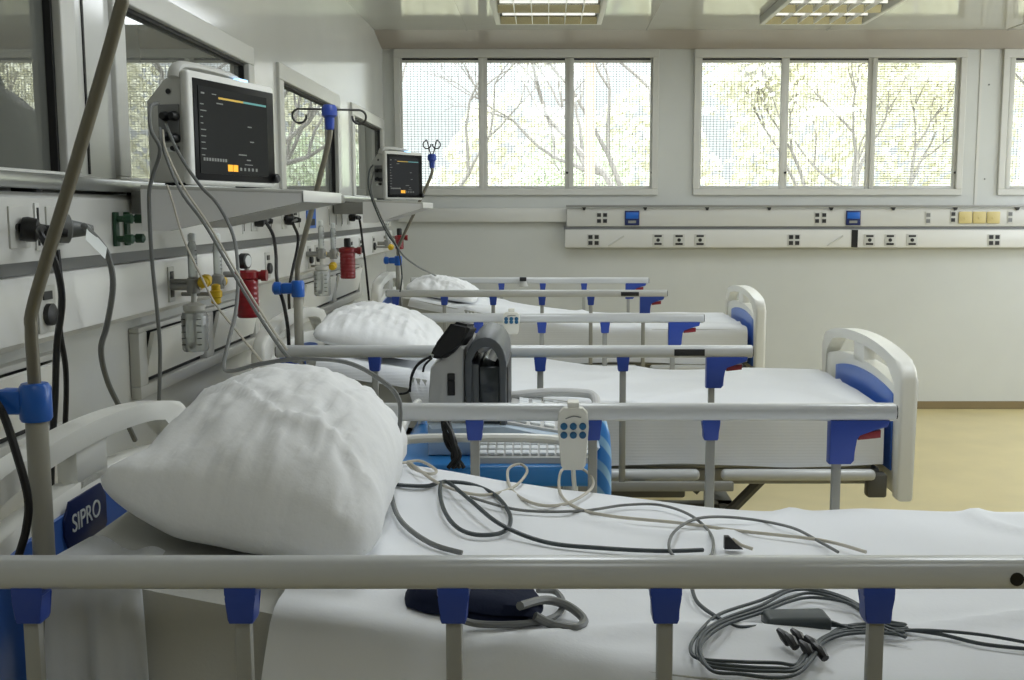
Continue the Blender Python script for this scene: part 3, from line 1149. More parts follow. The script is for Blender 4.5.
def make_monitor():
    """front in the plane y=0, facing -y; x across the screen, z up"""
    r = thing('patient_monitor', 'x', 'monitor', (0, 0, 0), 'bedside patient monitors')
    W, Hh, D = .425, .285, .12
    b = MB()
    prof = [(.012, .006), (D - .01, .006), (D, .02), (D, Hh * .74), (D - .055, Hh * .93), (.03, Hh * .96), (.012, Hh * .96)]
    b.prism(prof, (.006, 0, 0), (0, 1, 0), (0, 0, 1), (W - .012, 0, 0), .006)
    b.build('body', 'monitor2', r)
    b = MB()
    b.box(0, W, -.004, .02, 0, Hh, .0095, 3)
    b.build('front_frame', 'monitor', r)
    b = MB()
    b.box(.02, W - .008, -.0065, .0, .012, Hh - .018, .003)
    bz = b.build('bezel', 'bezel', r)
    b = MB()
    b.box(.038, W - .05, -.0085, -.006, .03, Hh - .036)
    sc = b.build('screen', 'screen', r, False)
    y0, y1 = -.0092, -.0084

    def bar(m, x0, x1, z0, z1, nm):
        b = MB(); b.box(x0, x1, y0, y1, z0, z1); b.build(nm, m, sc, False)
    bar('disp_y', .13, .25, Hh - .062, Hh - .057, 'yellow_trace')
    bar('disp_c', .25, W - .055, Hh - .062, Hh - .057, 'cyan_trace')
    b = MB()
    rr = random.Random(3)
    for k in range(9):
        b.box(.045, .055 + rr.random() * .02, y0, y1, .075 + k * .016, .0775 + k * .016)
    for k in range(9):
        b.box(.052 + k * .0125, .060 + k * .0125, y0, y1, .062, .070)
    for q in ((.27, .29, .16, .163), (.28, .30, .12, .123), (.22, .26, .083, .086), (.26, .28, .07, .073), (.25, .29, .058, .06), (.12, .15, Hh - .075, Hh - .072), (.05, .065, Hh - .055, Hh - .051), (.1, .12, Hh - .053, Hh - .051)):
        b.box(q[0], q[1], y0, y1, q[2], q[3])
    b.build('lettering', 'disp_g', sc, False)
    bar('icon', .165, .188, .0385, .056, 'alarm_icon')
    bar('icon', .191, .214, .0385, .056, 'alarm_icon')
    b = MB()
    for k in range(5):
        b.box(.225 + k * .02, .234 + k * .02, y0, y1, .042, .050)
    b.build('menu_icon', 'disp_g', sc, False)
    b = MB(); b.lathe([(.013, 0), (.013, .012), (.009, .016)], (W - .016, -.006, .026), (0, -1, 0), 16); b.build('knob', 'black', r)
    # carrying handle along the top
    b = MB()
    P = spline([(.0, .035, Hh - .02), (.012, .035, Hh + .004), (.05, .035, Hh + .014), (.18, .035, Hh + .015), (W - .15, .035, Hh + .006), (W - .10, .035, Hh - .014)], 5)
    b.tube(P, .012, 10, sx=1.4)
    b.build('handle', 'monitor2', r)
    b = MB(); b.box(.25, .295, .0, .02, Hh - .004, Hh + .005, .003); b.build('alarm_light', 'lamp_glow', r)
    # connectors on the left cheek
    cn = [(.034, .17, .012), (.034, .115, .012), (.06, .17, .012), (.06, .12, .012), (.034, .09, .008)]
    b = MB(); b.box(.0, .008, .025, .085, .105, .20, .003); p = b.build('connector_panel', 'channel', r)
    for (yy, zz, rd) in cn:
        b = MB(); b.lathe([(rd, 0), (rd, .012), (rd * .7, .022)], (.002, yy, zz), (-1, 0, 0), 12); b.build('connector', 'black', p)
    b = MB(); b.box(.003, .0075, .03, .075, .082, .093); b.build('type_strip', 'label', p, False)
    b = MB(); b.lathe([(.007, 0), (.007, .002)], (.0055, .055, .232), (-1, 0, 0), 12); b.build('cheek_screw', 'dark', r)
    for xx in (.04, W - .05):
        b = MB(); b.box(xx, xx + .03, .02, .1, -.0005, .007, .002); b.build('foot', 'black', r)
    return r


mon1 = make_monitor()
mon1.location = (.262, 2.755, 1.4635)
mon1.rotation_euler = (0, 0, math.radians(74.6))
mon1['label'] = 'large patient monitor with amber display line on the nearer wall shelf'
mon2 = copy_tree(mon1)
mon2.location = (.350, 5.48, 1.4525)
mon2.rotation_euler = (0, 0, math.radians(55))
mon2.scale = (.655, .85, .85)
mon2['label'] = 'smaller patient monitor on the farther shelf, before the window'

# --------------------------------------------- flowmeters, suction regulators
def flowmeter(label, y, x=.155, z=1.185, yellow=True, bottle=True, s=1.):
    r = thing('oxygen_flowmeter', label, 'flowmeter', (.09, y, z), 'flowmeters plugged into the left unit')
    b = MB(); b.cyl((.088, y, z), (x + .02, y, z), .012, 14); b.lathe([(.017, -.02), (.019, -.012), (.019, .02), (.012, .026)], (x, y, z), (0, 0, 1), 16); b.build('valve_body', 'alu_dull', r)
    b = MB(); b.lathe([(.013, .024), (.013, .115), (.009, .125)], (x, y, z), (0, 0, 1), 16); t = b.build('flow_tube', 'clear', r)
    b = MB()
    for k in range(6):
        b.box(x + .006, x + .0136, y - .008, y + .001, z + .04 + k * .012, z + .042 + k * .012)
    b.build('scale_mark', 'dark', t, False)
    b = MB(); b.lathe([(.008, .125), (.011, .128), (.011, .145), (.006, .15)], (x, y, z), (0, 0, 1), 12); b.build('top_cap', 'label', r)
    if yellow:
        b = MB(); b.lathe([(.011, .018), (.016, .022), (.016, .045), (.01, .05)], (x, y, z), (0, 1, 0), 14); b.build('control_knob', 'yellow', r)
    if bottle:
        b = MB(); b.cyl((x, y, z - .02), (x, y, z - .055), .008, 10); b.lathe([(.024, -.075), (.031, -.068), (.031, -.054), (.012, -.046)], (x, y, z), (0, 0, 1), 20); b.build('bottle_lid', 'plate', r)
        b = MB(); b.lathe([(.033, -.185), (.037, -.178), (.037, -.085), (.033, -.075)], (x, y, z), (0, 0, 1), 22); bo = b.build('humidifier_bottle', 'clear', r)
        b = MB()
        for k in range(5):
            for sgn in (-1, 1):
                a = -PI / 2 + .55 * sgn
                ax, ay = x + .0375 * cos(a), y + .0375 * sin(a)
                b.box(ax - .009, ax + .009, ay - .001, ay + .001, z - .165 + k * .018, z - .163 + k * .018)
        b.build('scale_mark', 'dark', bo, False)
        b = MB(); b.cyl((x, y, z - .07), (x, y, z - .165), .004, 8); b.lathe([(.009, -.178), (.009, -.162)], (x - .008, y - .01, z), (0, 0, 1), 10); b.build('dip_tube', 'dark', bo)
    return r


Y1 = (CAM.x - .155) * F / (547 - 193)
flowmeter('clear humidifier bottle with flowmeter on the wall, nearest the monitor', Y1)
flowmeter('slim flowmeter with yellow fittings left of the nearer red canister', (CAM.x - .15) * F / (547 - 218), .15, 1.18, True, False)
flowmeter('humidifier bottle with flowmeter behind the blue pole clamp', (CAM.x - .155) * F / (547 - 322), z=1.205)
flowmeter('flowmeter with yellow knob beside the farther red canister', (CAM.x - .15) * F / (547 - 334), .15, 1.19, True, False)
flowmeter('flowmeter behind the farthest drip pole', (CAM.x - .15) * F / (547 - 388), .15, 1.19, True, False)

# yellow hose fittings hanging beside the first flowmeters
for (u, v, X, lab) in ((205, 281, .19, 'yellow hose fitting next to the clear humidifier bottle'), (216, 294, .19, 'yellow hose fitting hanging below the slim flowmeter'), (333, 266, .19, 'yellow hose fitting beside the farther red canister'), (391, 247, .2, 'yellow hose fitting beside the small canister at the farthest drip pole')):
    p = aX(u, v, X)
    r = thing('hose_fitting', lab, 'fitting', p, 'yellow hose fittings on the left wall')
    b = MB(); b.lathe([(.008, -.03), (.014, -.026), (.014, -.012), (.018, -.008), (.018, .008), (.013, .012), (.013, .026), (.007, .03)], p, (0, 0, 1) if v > 285 else (0, 1, .2), 14); b.build('fitting_body', 'yellow', r)
    b = MB(); b.cyl(p, p + Vector((-(X - .09), 0, .0)), .006, 8); b.build('stem', 'alu_dull', r)


def suction(label, px, x, zt, h, rad, gauge):
    y = (CAM.x - x) * F / (547 - px)
    r = thing('suction_regulator', label, 'suction regulator', (.09, y, zt - h), 'red suction regulators on the left unit')
    b = MB()
    pr = [(rad * .9, -h), (rad, -h + .006)]
    n = 6
    for k in range(n):
        z = -h + .012 + k * (h - .03) / n
        pr += [(rad, z), (rad * .965, z + .004), (rad, z + .008)]
    pr += [(rad, -.012), (rad * .9, -.004), (rad * .5, 0)]
    b.lathe(pr, (x, y, zt), (0, 0, 1), 24); b.build('canister', 'red', r)
    b = MB()
    b.lathe([(rad * .95, -.008), (rad * 1.12, -.004), (rad * 1.12, .016), (rad * .8, .022)], (x, y, zt), (0, 0, 1), 24)
    b.build('canister_lid', 'red', r)
    b = MB(); b.tube([(x + rad * .6, y, zt + .004), (x + rad * 1.6, y + .01, zt + .004)], .014, 12); b.lathe([(.019, 0), (.019, .018)], (x + rad * 1.3, y + .005, zt + .004), (1, 0, 0), 14); b.build('outlet_knob', 'red', r)
    b = MB(); b.cyl((.088, y, zt + .008), (x, y, zt + .008), .01, 12); b.build('wall_plug', 'alu_dull', r)
    if gauge:
        ax = Vector((.97, -.25, 0)).normalized()
        b = MB(); b.lathe([(.022, -.022), (.026, -.018), (.026, .004), (.022, .006)], (x, y, zt + .052), ax, 22); g = b.build('gauge', 'black', r)
        b = MB(); b.lathe([(.019, .006), (.019, .0075)], (x, y, zt + .052), ax, 22); b.build('gauge_face', 'label', g)
        b = MB(); b.cyl((x, y, zt + .02), (x, y, zt + .03), .008, 10); b.build('neck', 'alu_dull', r)
    else:
        b = MB(); b.lathe([(.014, .02), (.017, .024), (.017, .062), (.013, .066)], (x, y, zt), (0, 0, 1), 14); b.build('valve', 'black', r)
    return y


suction('red suction canister with round black gauge, the nearer one', 247, .165, 1.180, .135, .036, True)
suction('red suction canister with black valve, the farther one', 348, .165, 1.195, .135, .038, False)
suction('small red suction canister half hidden behind the farthest drip pole', 400, .19, 1.215, .07, .028, False)

# --------------------------------------------------------- cords on the wall
def cord(name, label, cat, pts, r, m, group=None, k=6, plug=None, n=8):
    P = spline(pts, k)
    b = MB(); b.tube(P, r, n)
    if plug is None:
        o = b.build(name, m, None)
        c0 = P[0].copy()
        for v in o.data.vertices:
            v.co -= c0
        o.location = c0
        tag(o, label, cat, group)
        return o
    rt = thing(name, label, cat, P[0], group)
    b.build('cable', m, rt)
    plug(rt)
    return rt


def plug_at(y, z, m='black', s=1., out=.05):
    def f(rt):
        b = MB()
        b.lathe([(.014 * s, 0), (.024 * s, .002), (.026 * s, .012), (.024 * s, .03), (.014 * s, .036), (.012 * s, out), (.008 * s, out + .014)], (.085, y, z), (1, .35, -.12), 14)
        b.build('plug', m, rt)
    return f


G = 'black power cords on the left unit'


def X_(u, v, X=.14):
    return aX(u, v, X)


cord('power_cord', 'thick black power cord with large plug at the left edge', 'power cord',
     [(.125, lY(22) + .012, 1.363), X_(40, 233, .17), X_(55, 262, .19), X_(62, 300, .18), X_(57, 345, .15), X_(55, 400, .13), X_(52, 450, .12), X_(50, 520, .11)], .007, 'rubber', G, plug=plug_at(lY(22), 1.362, 'black', 1.0, .075))
cord('power_cord', 'second black cord hanging straight behind the nearest drip pole', 'power cord',
     [X_(57, 250, .16), X_(61, 290, .16), X_(60, 330, .15), X_(66, 372, .14), X_(65, 430, .12), X_(60, 500, .10)], .006, 'rubber', G)


def grey_plug(rt):
    y = lY(58)
    b = MB(); b.lathe([(.026, 0), (.032, .006), (.032, .024), (.02, .03), (.014, .06), (.01, .075)], (.085, y, 1.36), (.8, .6, -.05), 16); b.build('plug', 'cable_grey', rt)
    p = aX(95, 243, .17)
    d = (aX(104, 252, .17) - aX(84, 231, .17)).normalized()
    b = MB()
    n_ = d.cross(Vector((1, 0, 0))).normalized()
    b.prism([(-.055, -.016), (.055, -.014), (.055, .014), (-.055, .016)], p + Vector((.006, -.008, 0)), d, n_, (.0008, -.0008, 0))
    tg = b.build('cord_tag', 'label', rt, False)
    tg['label'] = 'white paper tag'


cord('power_cord', 'grey power cord with white paper tag', 'power cord',
     [(.135, lY(58) + .05, 1.357), X_(84, 226, .17), X_(98, 240, .17), X_(108, 256, .17), X_(113, 285, .17), X_(107, 325, .14), X_(101, 350, .12), X_(107, 380, .1), X_(120, 408, .09), X_(135, 440, .08)], .0068, 'cable_grey', None, plug=grey_plug)
cord('power_cord', 'black cord plugged in under the near shelf, crossing the blue pole clamp', 'power cord',
     [(.13, lY(256) + .01, 1.362), X_(266, 222, .2), X_(273, 235, .22), X_(276, 255, .25), X_(277, 280, .30), X_(284, 305, .33), X_(288, 330, .345), X_(289, 352, .345)], .006, 'rubber', G, plug=plug_at(lY(256), 1.365))
cord('power_cord', 'black cord plugged in just left of the blue outlet', 'power cord',
     [(.13, lY(286) + .01, 1.36), X_(293, 223, .16), X_(298, 236, .16), X_(297, 250, .16), X_(293, 268, .15), X_(289, 292, .14), X_(290, 320, .13), X_(291, 350, .12)], .006, 'rubber', G, plug=plug_at(lY(286), 1.365))
cord('power_cord', 'black cord hanging beside the farther red canister', 'power cord',
     [(.13, lY(350) + .01, 1.36), X_(360, 222, .2), X_(363, 245, .2), X_(366, 270, .2), X_(369, 300, .2)], .006, 'rubber', G, plug=plug_at(lY(350), 1.365))

cord('power_cord', 'black cord running down beside the blue clamp of the nearest drip pole', 'power cord',
     [aY(-40, 380, 1.44), aY(-15, 392, 1.44), aY(2, 412, 1.43), aY(16, 452, 1.42), aY(28, 498, 1.42), aY(26, 530, 1.42), aY(18, 560, 1.42), aY(14, 600, 1.43)], .0055, 'rubber', G)
# leads from the monitor cheek
GM = 'grey leads running from the nearer monitor'
m1 = lambda u, v, Y: aY(u, v, Y)
cord('monitor_lead', 'grey lead dropping straight down from the monitor to the niche', 'lead',
     [m1(158, 103, 2.74), m1(150, 108, 2.70), m1(151, 130, 2.66), m1(160, 150, 2.66), m1(152, 178, 2.67), m1(149, 200, 2.66), m1(152, 260, 2.66), m1(157, 310, 2.68), m1(160, 350, 2.7), m1(159, 402, 2.7)], .0048, 'cable_grey', GM)
cord('monitor_lead', 'grey lead slanting from the monitor down to the big pillow', 'lead',
     [m1(160, 128, 2.74), m1(163, 148, 2.68), m1(180, 190, 2.60), m1(205, 225, 2.5), m1(240, 285, 2.35), m1(268, 330, 2.22), m1(288, 357, 2.12), m1(300, 362, 2.08)], .0038, 'cable_grey', GM)
cord('monitor_lead', 'light grey lead beside the slanting one, reaching the pillow', 'lead',
     [m1(163, 130, 2.74), m1(166, 150, 2.66), m1(184, 188, 2.58), m1(209, 225, 2.48), m1(243, 283, 2.33), m1(270, 326, 2.2), m1(287, 350, 2.1)], .0026, 'cable_light', GM)
cord('monitor_lead', 'lead looping past the near red canister and over the big pillow', 'lead',
     [m1(165, 122, 2.76), m1(178, 152, 2.68), m1(199, 184, 2.65), m1(218, 205, 2.66), m1(233, 235, 2.6), m1(238, 270, 2.5), m1(236, 310, 2.4), m1(229, 340, 2.3), m1(224, 366, 2.2), m1(232, 371, 2.05), m1(260, 364, 1.92), m1(300, 359, 1.9), m1(345, 362, 1.93), m1(378, 378, 1.97), m1(399, 400, 1.97), m1(398, 440, 1.95), m1(392, 470, 1.9), on_bed(392, 498), on_bed(402, 522), on_bed(430, 543), on_bed(462, 553)], .0042, 'cable_grey', GM)
cord('monitor_lead', 'thin clear tube falling from the shelf past the yellow fittings', 'lead',
     [m1(167, 185, 2.70), m1(172, 200, 2.68), m1(184, 240, 2.66), m1(203, 280, 2.6), m1(216, 305, 2.55), m1(240, 335, 2.4), m1(262, 362, 2.2)], .0026, 'cable_light', GM)
cord('monitor_lead', 'dark lead hanging from the farther monitor', 'lead',
     [aY(373, 165, 5.52), aY(369, 172, 5.45), aY(369, 190, 5.38), aY(378, 215, 5.36), aY(388, 235, 5.36), aY(398, 250, 5.34), aY(402, 275, 5.34), aY(400, 292, 5.34)], .0036, 'cable_dark')
cord('monitor_lead', 'grey lead from the farther monitor running out above the farthest bed', 'lead',
     [aY(374, 172, 5.52), aY(371, 190, 5.37), aY(380, 215, 5.35), aY(392, 238, 5.35), aY(404, 256, 5.5), aY(420, 268, 5.7), aY(437, 277, 5.9), aY(439, 288, 5.95)], .0045, 'cable_grey')

# ------------------------------------------- clutter on the nearest bed sheet
ob = on_bed
cord('sensor_cable', 'dark grey cable looping out from under the big pillow', 'cable',
     [ob(372, 478), ob(392, 484), ob(425, 486), ob(444, 482), ob(470, 484), ob(495, 495), ob(510, 515), ob(505, 531), ob(480, 535), ob(458, 528), ob(444, 510), ob(440, 488, lift=.012), ob(447, 482, lift=.012), ob(470, 500, lift=.012), ob(500, 524, lift=.012), ob(545, 542), ob(600, 548), ob(660, 551), ob(703, 550)], .0038, 'cable_dark', k=8)
b_ = ob(703, 550)
cord('sensor_cable', 'thin beige cable in loops along the far edge of the nearest bed', 'cable',
     [ob(402, 463), ob(420, 461), ob(436, 470), ob(430, 474), ob(412, 468), ob(410, 463, lift=.01), ob(440, 484, lift=.012), ob(480, 495), ob(512, 488), ob(527, 472), ob(520, 464), ob(508, 470), ob(512, 490), ob(535, 504), ob(565, 504), ob(590, 490), ob(592, 478), ob(580, 468), ob(562, 470), ob(560, 492), ob(575, 507), ob(610, 516), ob(680, 523), ob(740, 531), ob(820, 540), ob(866, 552)], .003, 'cable_light', k=8)
cord('sensor_cable', 'thin grey cable making one wide loop on the middle of the sheet', 'cable',
     [ob(470, 497), ob(520, 510), ob(580, 511), ob(625, 505), ob(660, 505), ob(690, 515), ob(710, 533), ob(713, 550), ob(706, 558), ob(680, 560), ob(669, 547, lift=.01), ob(676, 530, lift=.01), ob(700, 518, lift=.01), ob(740, 518), ob(790, 527), ob(820, 542), ob(838, 552)], .0028, 'cable_grey', k=8)
p = ob(734, 548)
r = thing('clip_connector', 'small black connector clip lying on the sheet behind the rail', 'connector', p)
b = MB(); b.prism([(-.012, 0), (.02, 0), (-.004, .022), (-.012, .022)], p + Vector((-.004, 0, -.003)), (1, 0, 0), (0, 0, 1), (0, .014, 0), .001); b.build('clip_body', 'black', r)
b = MB(); b.tube([p + Vector((-.002, .006, .014)), p + Vector((.012, -.004, .006)), p + Vector((.03, -.012, .002))], .003, 8); b.build('lead_end', 'cable_light', r)

# blood pressure cuff: folded navy cloth with its hose
r = thing('pressure_cuff', 'folded dark navy blood pressure cuff with grey hose on the sheet', 'cuff', ob(475, 606))
b = MB()
P0 = ob(470, 604)


def cuff(layer):
    def fn(u, v):
        a, c = 2 * u - 1, 2 * v - 1
        x = P0.x + a * .088 * (1 - .1 * c * c) + layer * .01
        y = P0.y + .012 + c * .055 * (1 - .25 * a * a)
        h = .026 * (max(0, 1 - a ** 4) * max(0, 1 - c ** 4)) ** .5 + .006 * noise.noise((a * 2, c * 2, layer))
        return (x, y, ztop(x - OFF[1]) + .007 + layer * .012 + h * (1 - .3 * layer))
    return fn


b.grid(24, 16, cuff(0))
bmesh.ops.solidify(b.bm, geom=b.bm.faces[:], thickness=-.004)
b.build('cuff_cloth', 'cuff', r)
b = MB()
b.grid(20, 14, cuff(1))
bmesh.ops.solidify(b.bm, geom=b.bm.faces[:], thickness=-.004)
b.build('cuff_fold', 'cuff', r)
b = MB()
b.tube(spline([ob(520, 606, lift=.03), ob(545, 600, lift=.02), ob(568, 606, lift=.012), ob(584, 620), ob(575, 628), ob(552, 624), ob(535, 616, lift=.014)], 6), .006, 8)
b.tube(spline([ob(538, 590, lift=.01), ob(556, 592), ob(563, 605), ob(552, 618), ob(520, 624), ob(480, 624), ob(462, 620, lift=.01)], 6), .0045, 8)
b.build('hose', 'cable_grey', r)

# ECG lead set: bundle of dark leads, junction block and loose ends
r = thing('ecg_lead_set', 'tangle of dark ECG leads with a grey junction block on the sheet', 'ECG leads', ob(790, 628))


lr = random.Random(12)


def lead(pts, rad, m='cable_dark', lifts=0., loop=False):
    b = MB(); b.tube(spline([ob(u + lr.uniform(-2.5, 2.5), v + lr.uniform(-1.2, 1.2), lift=.004 + lifts) for (u, v) in pts], 7, loop), rad, 8, loop); return b.build('lead', m, r)


for k in range(4):
    dx, dy = k * 5 - 7, k * 4.2 - 6
    lead([(905, 630 + dy), (880, 622 + dy * .4), (850, 602 + dy * .5), (815, 592 + dy * .7), (790, 594 + dy), (760, 606 + dy), (722, 620 + dy), (703, 636 + dy * 1.2), (697 + dx * .6, 652 + dy), (708 + dx, 664 + dy), (740, 668 + dy), (775, 670 + dy), (798, 668 + dy * .7), (808 + dx * .5, 655), (822, 640 + dy * .4), (845, 630 + dy * .5), (875, 628 + dy * .7), (898, 630 + dy * .7)], .0025, lifts=.002 * k, loop=True)
lead([(690, 585), (700, 602), (716, 617), (735, 626), (765, 625)], .003)
lead([(830, 626), (860, 627), (900, 629), (940, 634), (985, 644), (1035, 650)], .0028)
lead([(832, 622), (870, 632), (920, 631), (980, 634), (1040, 645)], .0024, lifts=.004)
p = ob(797, 625, lift=.0)
b = MB()
b.box(-.048, .044, -.024, .022, 0, .024, .008, 3, Matrix.Translation(p + Vector((0, 0, -.006))) @ Matrix.Rotation(.05, 4, 'Z'))
b.build('junction_block', 'cable_dark', r)
for (u, v) in ((784, 640), (791, 644), (798, 640), (806, 652), (812, 647), (820, 655)):
    q = ob(u, v, lift=.006)
    b = MB(); b.tube([q + Vector((-.006, .012, .010)), q + Vector((0, 0, .006)), q + Vector((.004, -.012, 0))], [.003, .007, .0055], 8); b.build('lead_connector', 'black', r)

# ---------------------------------------------------- trolley with ultrasound
ty0, ty1, tx0, tx1 = 2.40, 2.98, .80, 1.268
r = thing('equipment_trolley', 'blue topped trolley between the nearest and middle beds', 'trolley', ((tx0 + tx1) / 2, (ty0 + ty1) / 2, FZ))
TZ = .775
b = MB(); b.box(tx0, tx1, ty0, ty1, TZ, TZ + .05, .014, 3); b.build('tray_top', 'tr_blue', r)
b = MB(); b.box(tx0 + .03, tx1 - .03, ty0 + .03, ty1 - .03, .22, .25, .008); b.build('lower_shelf', 'tr_blue', r)
for x in (tx0 + .05, tx1 - .05):
    for y in (ty0 + .05, ty1 - .05):
        b = MB(); b.cyl((x, y, FZ + .1), (x, y, TZ), .014, 12); lg = b.build('leg', 'bedwhite', r)
        b = MB(); b.lathe([(.02, -.012), (.046, -.01), (.048, 0), (.046, .01), (.02, .012)], (x, y, FZ + .05), (0, 1, 0), 16); b.build('castor', 'rubber', lg)
        b = MB(); b.box(x - .012, x + .012, y - .02, y + .02, FZ + .05, FZ + .105, .003); b.build('castor_fork', 'alu_dull', lg)
b = MB()
z = .885
b.tube(spline([(tx0 + .02, ty0 + .02, TZ + .045), (tx0 + .025, ty0 + .012, z - .02), (tx0 + .05, ty0 + .01, z), (1.0, ty0 + .008, z + .004), (tx1 - .1, ty0 + .01, z), (tx1 - .06, ty0 + .012, z - .02), (tx1 - .05, ty0 + .02, TZ + .045)], 5), .011, 10)
b.build('guard_rail', 'bedwhite', r)
b = MB()
b.tube(spline([(tx0 + .02, ty0 + .02, TZ + .045), (tx0 + .02, ty0 + .1, z), (tx0 + .02, ty1 - .15, z + .01), (tx0 + .02, ty1 - .08, TZ + .045)], 5), .010, 10)
b.build('guard_rail', 'bedwhite', r)

r = thing('ultrasound_machine', 'portable grey ultrasound machine with keyboard on the blue trolley', 'ultrasound machine', (1.05, 2.7, TZ + .05))
z0 = TZ + .0505
by0, by1 = 2.50, 2.92
b = MB()
b.prism([(.88, z0), (1.27, z0), (1.285, z0 + .018), (1.27, z0 + .035), (1.06, z0 + .07), (.88, z0 + .075)], (0, by0, 0), (1, 0, 0), (0, 0, 1), (0, by1 - by0, 0), .01)
b.build('console', 'keyb', r)
# keyboard: sloping deck with rows of keys
sl = math.atan2(-.035, .21)
kd = Matrix.Translation((1.065, by0 + .03, z0 + .0725)) @ Matrix.Rotation(-sl, 4, 'Y')
b = MB()
b.box(.0, .195, .0, by1 - by0 - .06, -.004, .004, .002, 2, kd)
kb = b.build('keyboard', 'us_light', r)
for row in range(5):
    b = MB()
    for k in range(12):
        x, y = .02 + row * .034, .012 + k * .029
        b.box(x, x + .026, y, y + .022, .004, .011, .002, 1, kd)
    b.build('key_row', 'key', kb)
# lower control deck facing the near side
b = MB()
b.prism([(by0 - .075, z0), (by0 + .01, z0), (by0 + .01, z0 + .05), (by0 - .005, z0 + .05), (by0 - .075, z0 + .014)], (.99, 0, 0), (0, 1, 0), (0, 0, 1), (.275, 0, 0), .003)
cp = b.build('control_deck', 'us_light', r)
al = math.atan2(.036, .07)
cm = Matrix.Translation((1.0, by0 - .074, z0 + .0155)) @ Matrix.Rotation(al, 4, 'X')
for row in range(4):
    b = MB()
    for k in range(13):
        b.box(.006 + k * .0195, .022 + k * .0195, .006 + row * .017, .019 + row * .017, 0, .006, .0015, 1, cm)
    b.build('key_row', 'key', cp)
# upright rear housing with connector ports
b = MB()
hx0, hx1 = .875, .965
b.prism([(hx0, z0 + .07), (hx1, z0 + .07), (hx1, 1.075), (hx1 - .01, 1.085), (.93, 1.07), (.885, 1.03)], (0, by0 + .03, 0), (1, 0, 0), (0, 0, 1), (0, by1 - by0 - .06, 0), .008)
h = b.build('rear_housing', 'us_light', r)
b = MB()
for zz in (.915, .965, 1.0):
    b.box(.925, .943, by0 + .026, by0 + .032, zz, zz + (.035 if zz == .965 else .018), .002)
b.build('port', 'black', h)
# display slab with arched grip on top
oy, od = by0 + .02, .34
ring = []
for k in range(13):
    a = PI - PI * k / 12
    ring.append((1.016 + .048 * cos(a), 1.045 + .060 * sin(a)))
inn = []
for k in range(13):
    a = PI * k / 12
    inn.append((1.016 + .032 * cos(a), 1.050 + .036 * sin(a)))
b = MB()
b.prism([(.968, z0 + .06)] + ring + [(1.064, z0 + .06), (1.048, z0 + .06)] + inn + [(.984, z0 + .06)], (0, oy, 0), (1, 0, 0), (0, 0, 1), (0, od, 0), .004)
d = b.build('display_frame', 'us_dark', r)
b = MB(); b.box(.982, 1.000, oy + .004, oy + od - .004, z0 + .06, 1.04, .004); b.build('display_back', 'us_dark', d)
b = MB(); b.box(1.0, 1.05, oy + .008, oy + od - .008, z0 + .07, 1.035, .006); b.build('display_glass', 'us_screen', d)
b = MB(); b.box(1.06, 1.0665, oy + .03, oy + od - .03, z0 + .1, 1.03, .001); b.build('screen', 'bezel', d)
b = MB(); b.tube(spline([(1.03, oy + .01, 1.05), (1.04, oy + .012, 1.075), (1.03, oy + .02, 1.085), (1.0, oy + .04, 1.07)], 5), .010, 10); b.build('grip', 'us_light', d)
# grip loop in front of the keys
b = MB()
b.tube(spline([(1.06, by1 - .05, .905), (1.16, by1 - .05, .915), (1.26, by1 - .05, .912), (1.285, by1 - .06, .905), (1.29, by1 - .1, .895), (1.288, by1 - .14, .87), (1.275, by1 - .15, z0 + .03)], 5), .012, 10)
b.build('grip_loop', 'us_light', r)

r = thing('cloth_pouch', 'black drawstring pouch slung over the top of the ultrasound machine', 'pouch', (.86, 2.5, 1.0))
b = MB()
o = aY(438, 360, 2.50)
poly2 = [aY(u, v, 2.50) for (u, v) in ((429, 357), (434, 345), (452, 321), (470, 325), (468, 334), (459, 345), (449, 356), (440, 360))]
A = [b.bm.verts.new(p_) for p_ in poly2]
B = [b.bm.verts.new(p_ + Vector((.012, .10, -.01))) for p_ in poly2]
n = len(A)
b.bm.faces.new(A); b.bm.faces.new(list(reversed(B)))
for k in range(n):
    b.bm.faces.new((A[k], B[k], B[(k + 1) % n], A[(k + 1) % n]))
bmesh.ops.bevel(b.bm, geom=b.bm.edges[:], offset=.008, segments=3, affect='EDGES')
b.build('pouch_cloth', 'pouch', r)
for pts in ([(431, 357), (420, 362), (412, 374), (409, 391), (399, 394)], [(432, 358), (425, 365), (423, 372)], [(431, 356), (417, 366), (411, 380), (410, 392)]):
    b = MB(); b.tube(spline([aY(u, v, 2.51) for u, v in pts], 5), .0028, 7); b.build('drawstring', 'pouch', r)

r = thing('hanging_cables', 'bundle of black cables hanging off the trolley rail', 'cable', aY(450, 430, 2.40))
for k in range(5):
    q = random.Random(k)
    pts = [(440 + 3 * k, 415), (443 + q.random() * 8, 430), (446 + q.random() * 10, 444), (452 + q.random() * 10, 456), (448 + k * 4, 468)]
    b = MB(); b.tube(spline([aY(u, v, 2.375 + .004 * k) for u, v in pts], 5), .005, 7); b.build('strand', 'rubber', r)

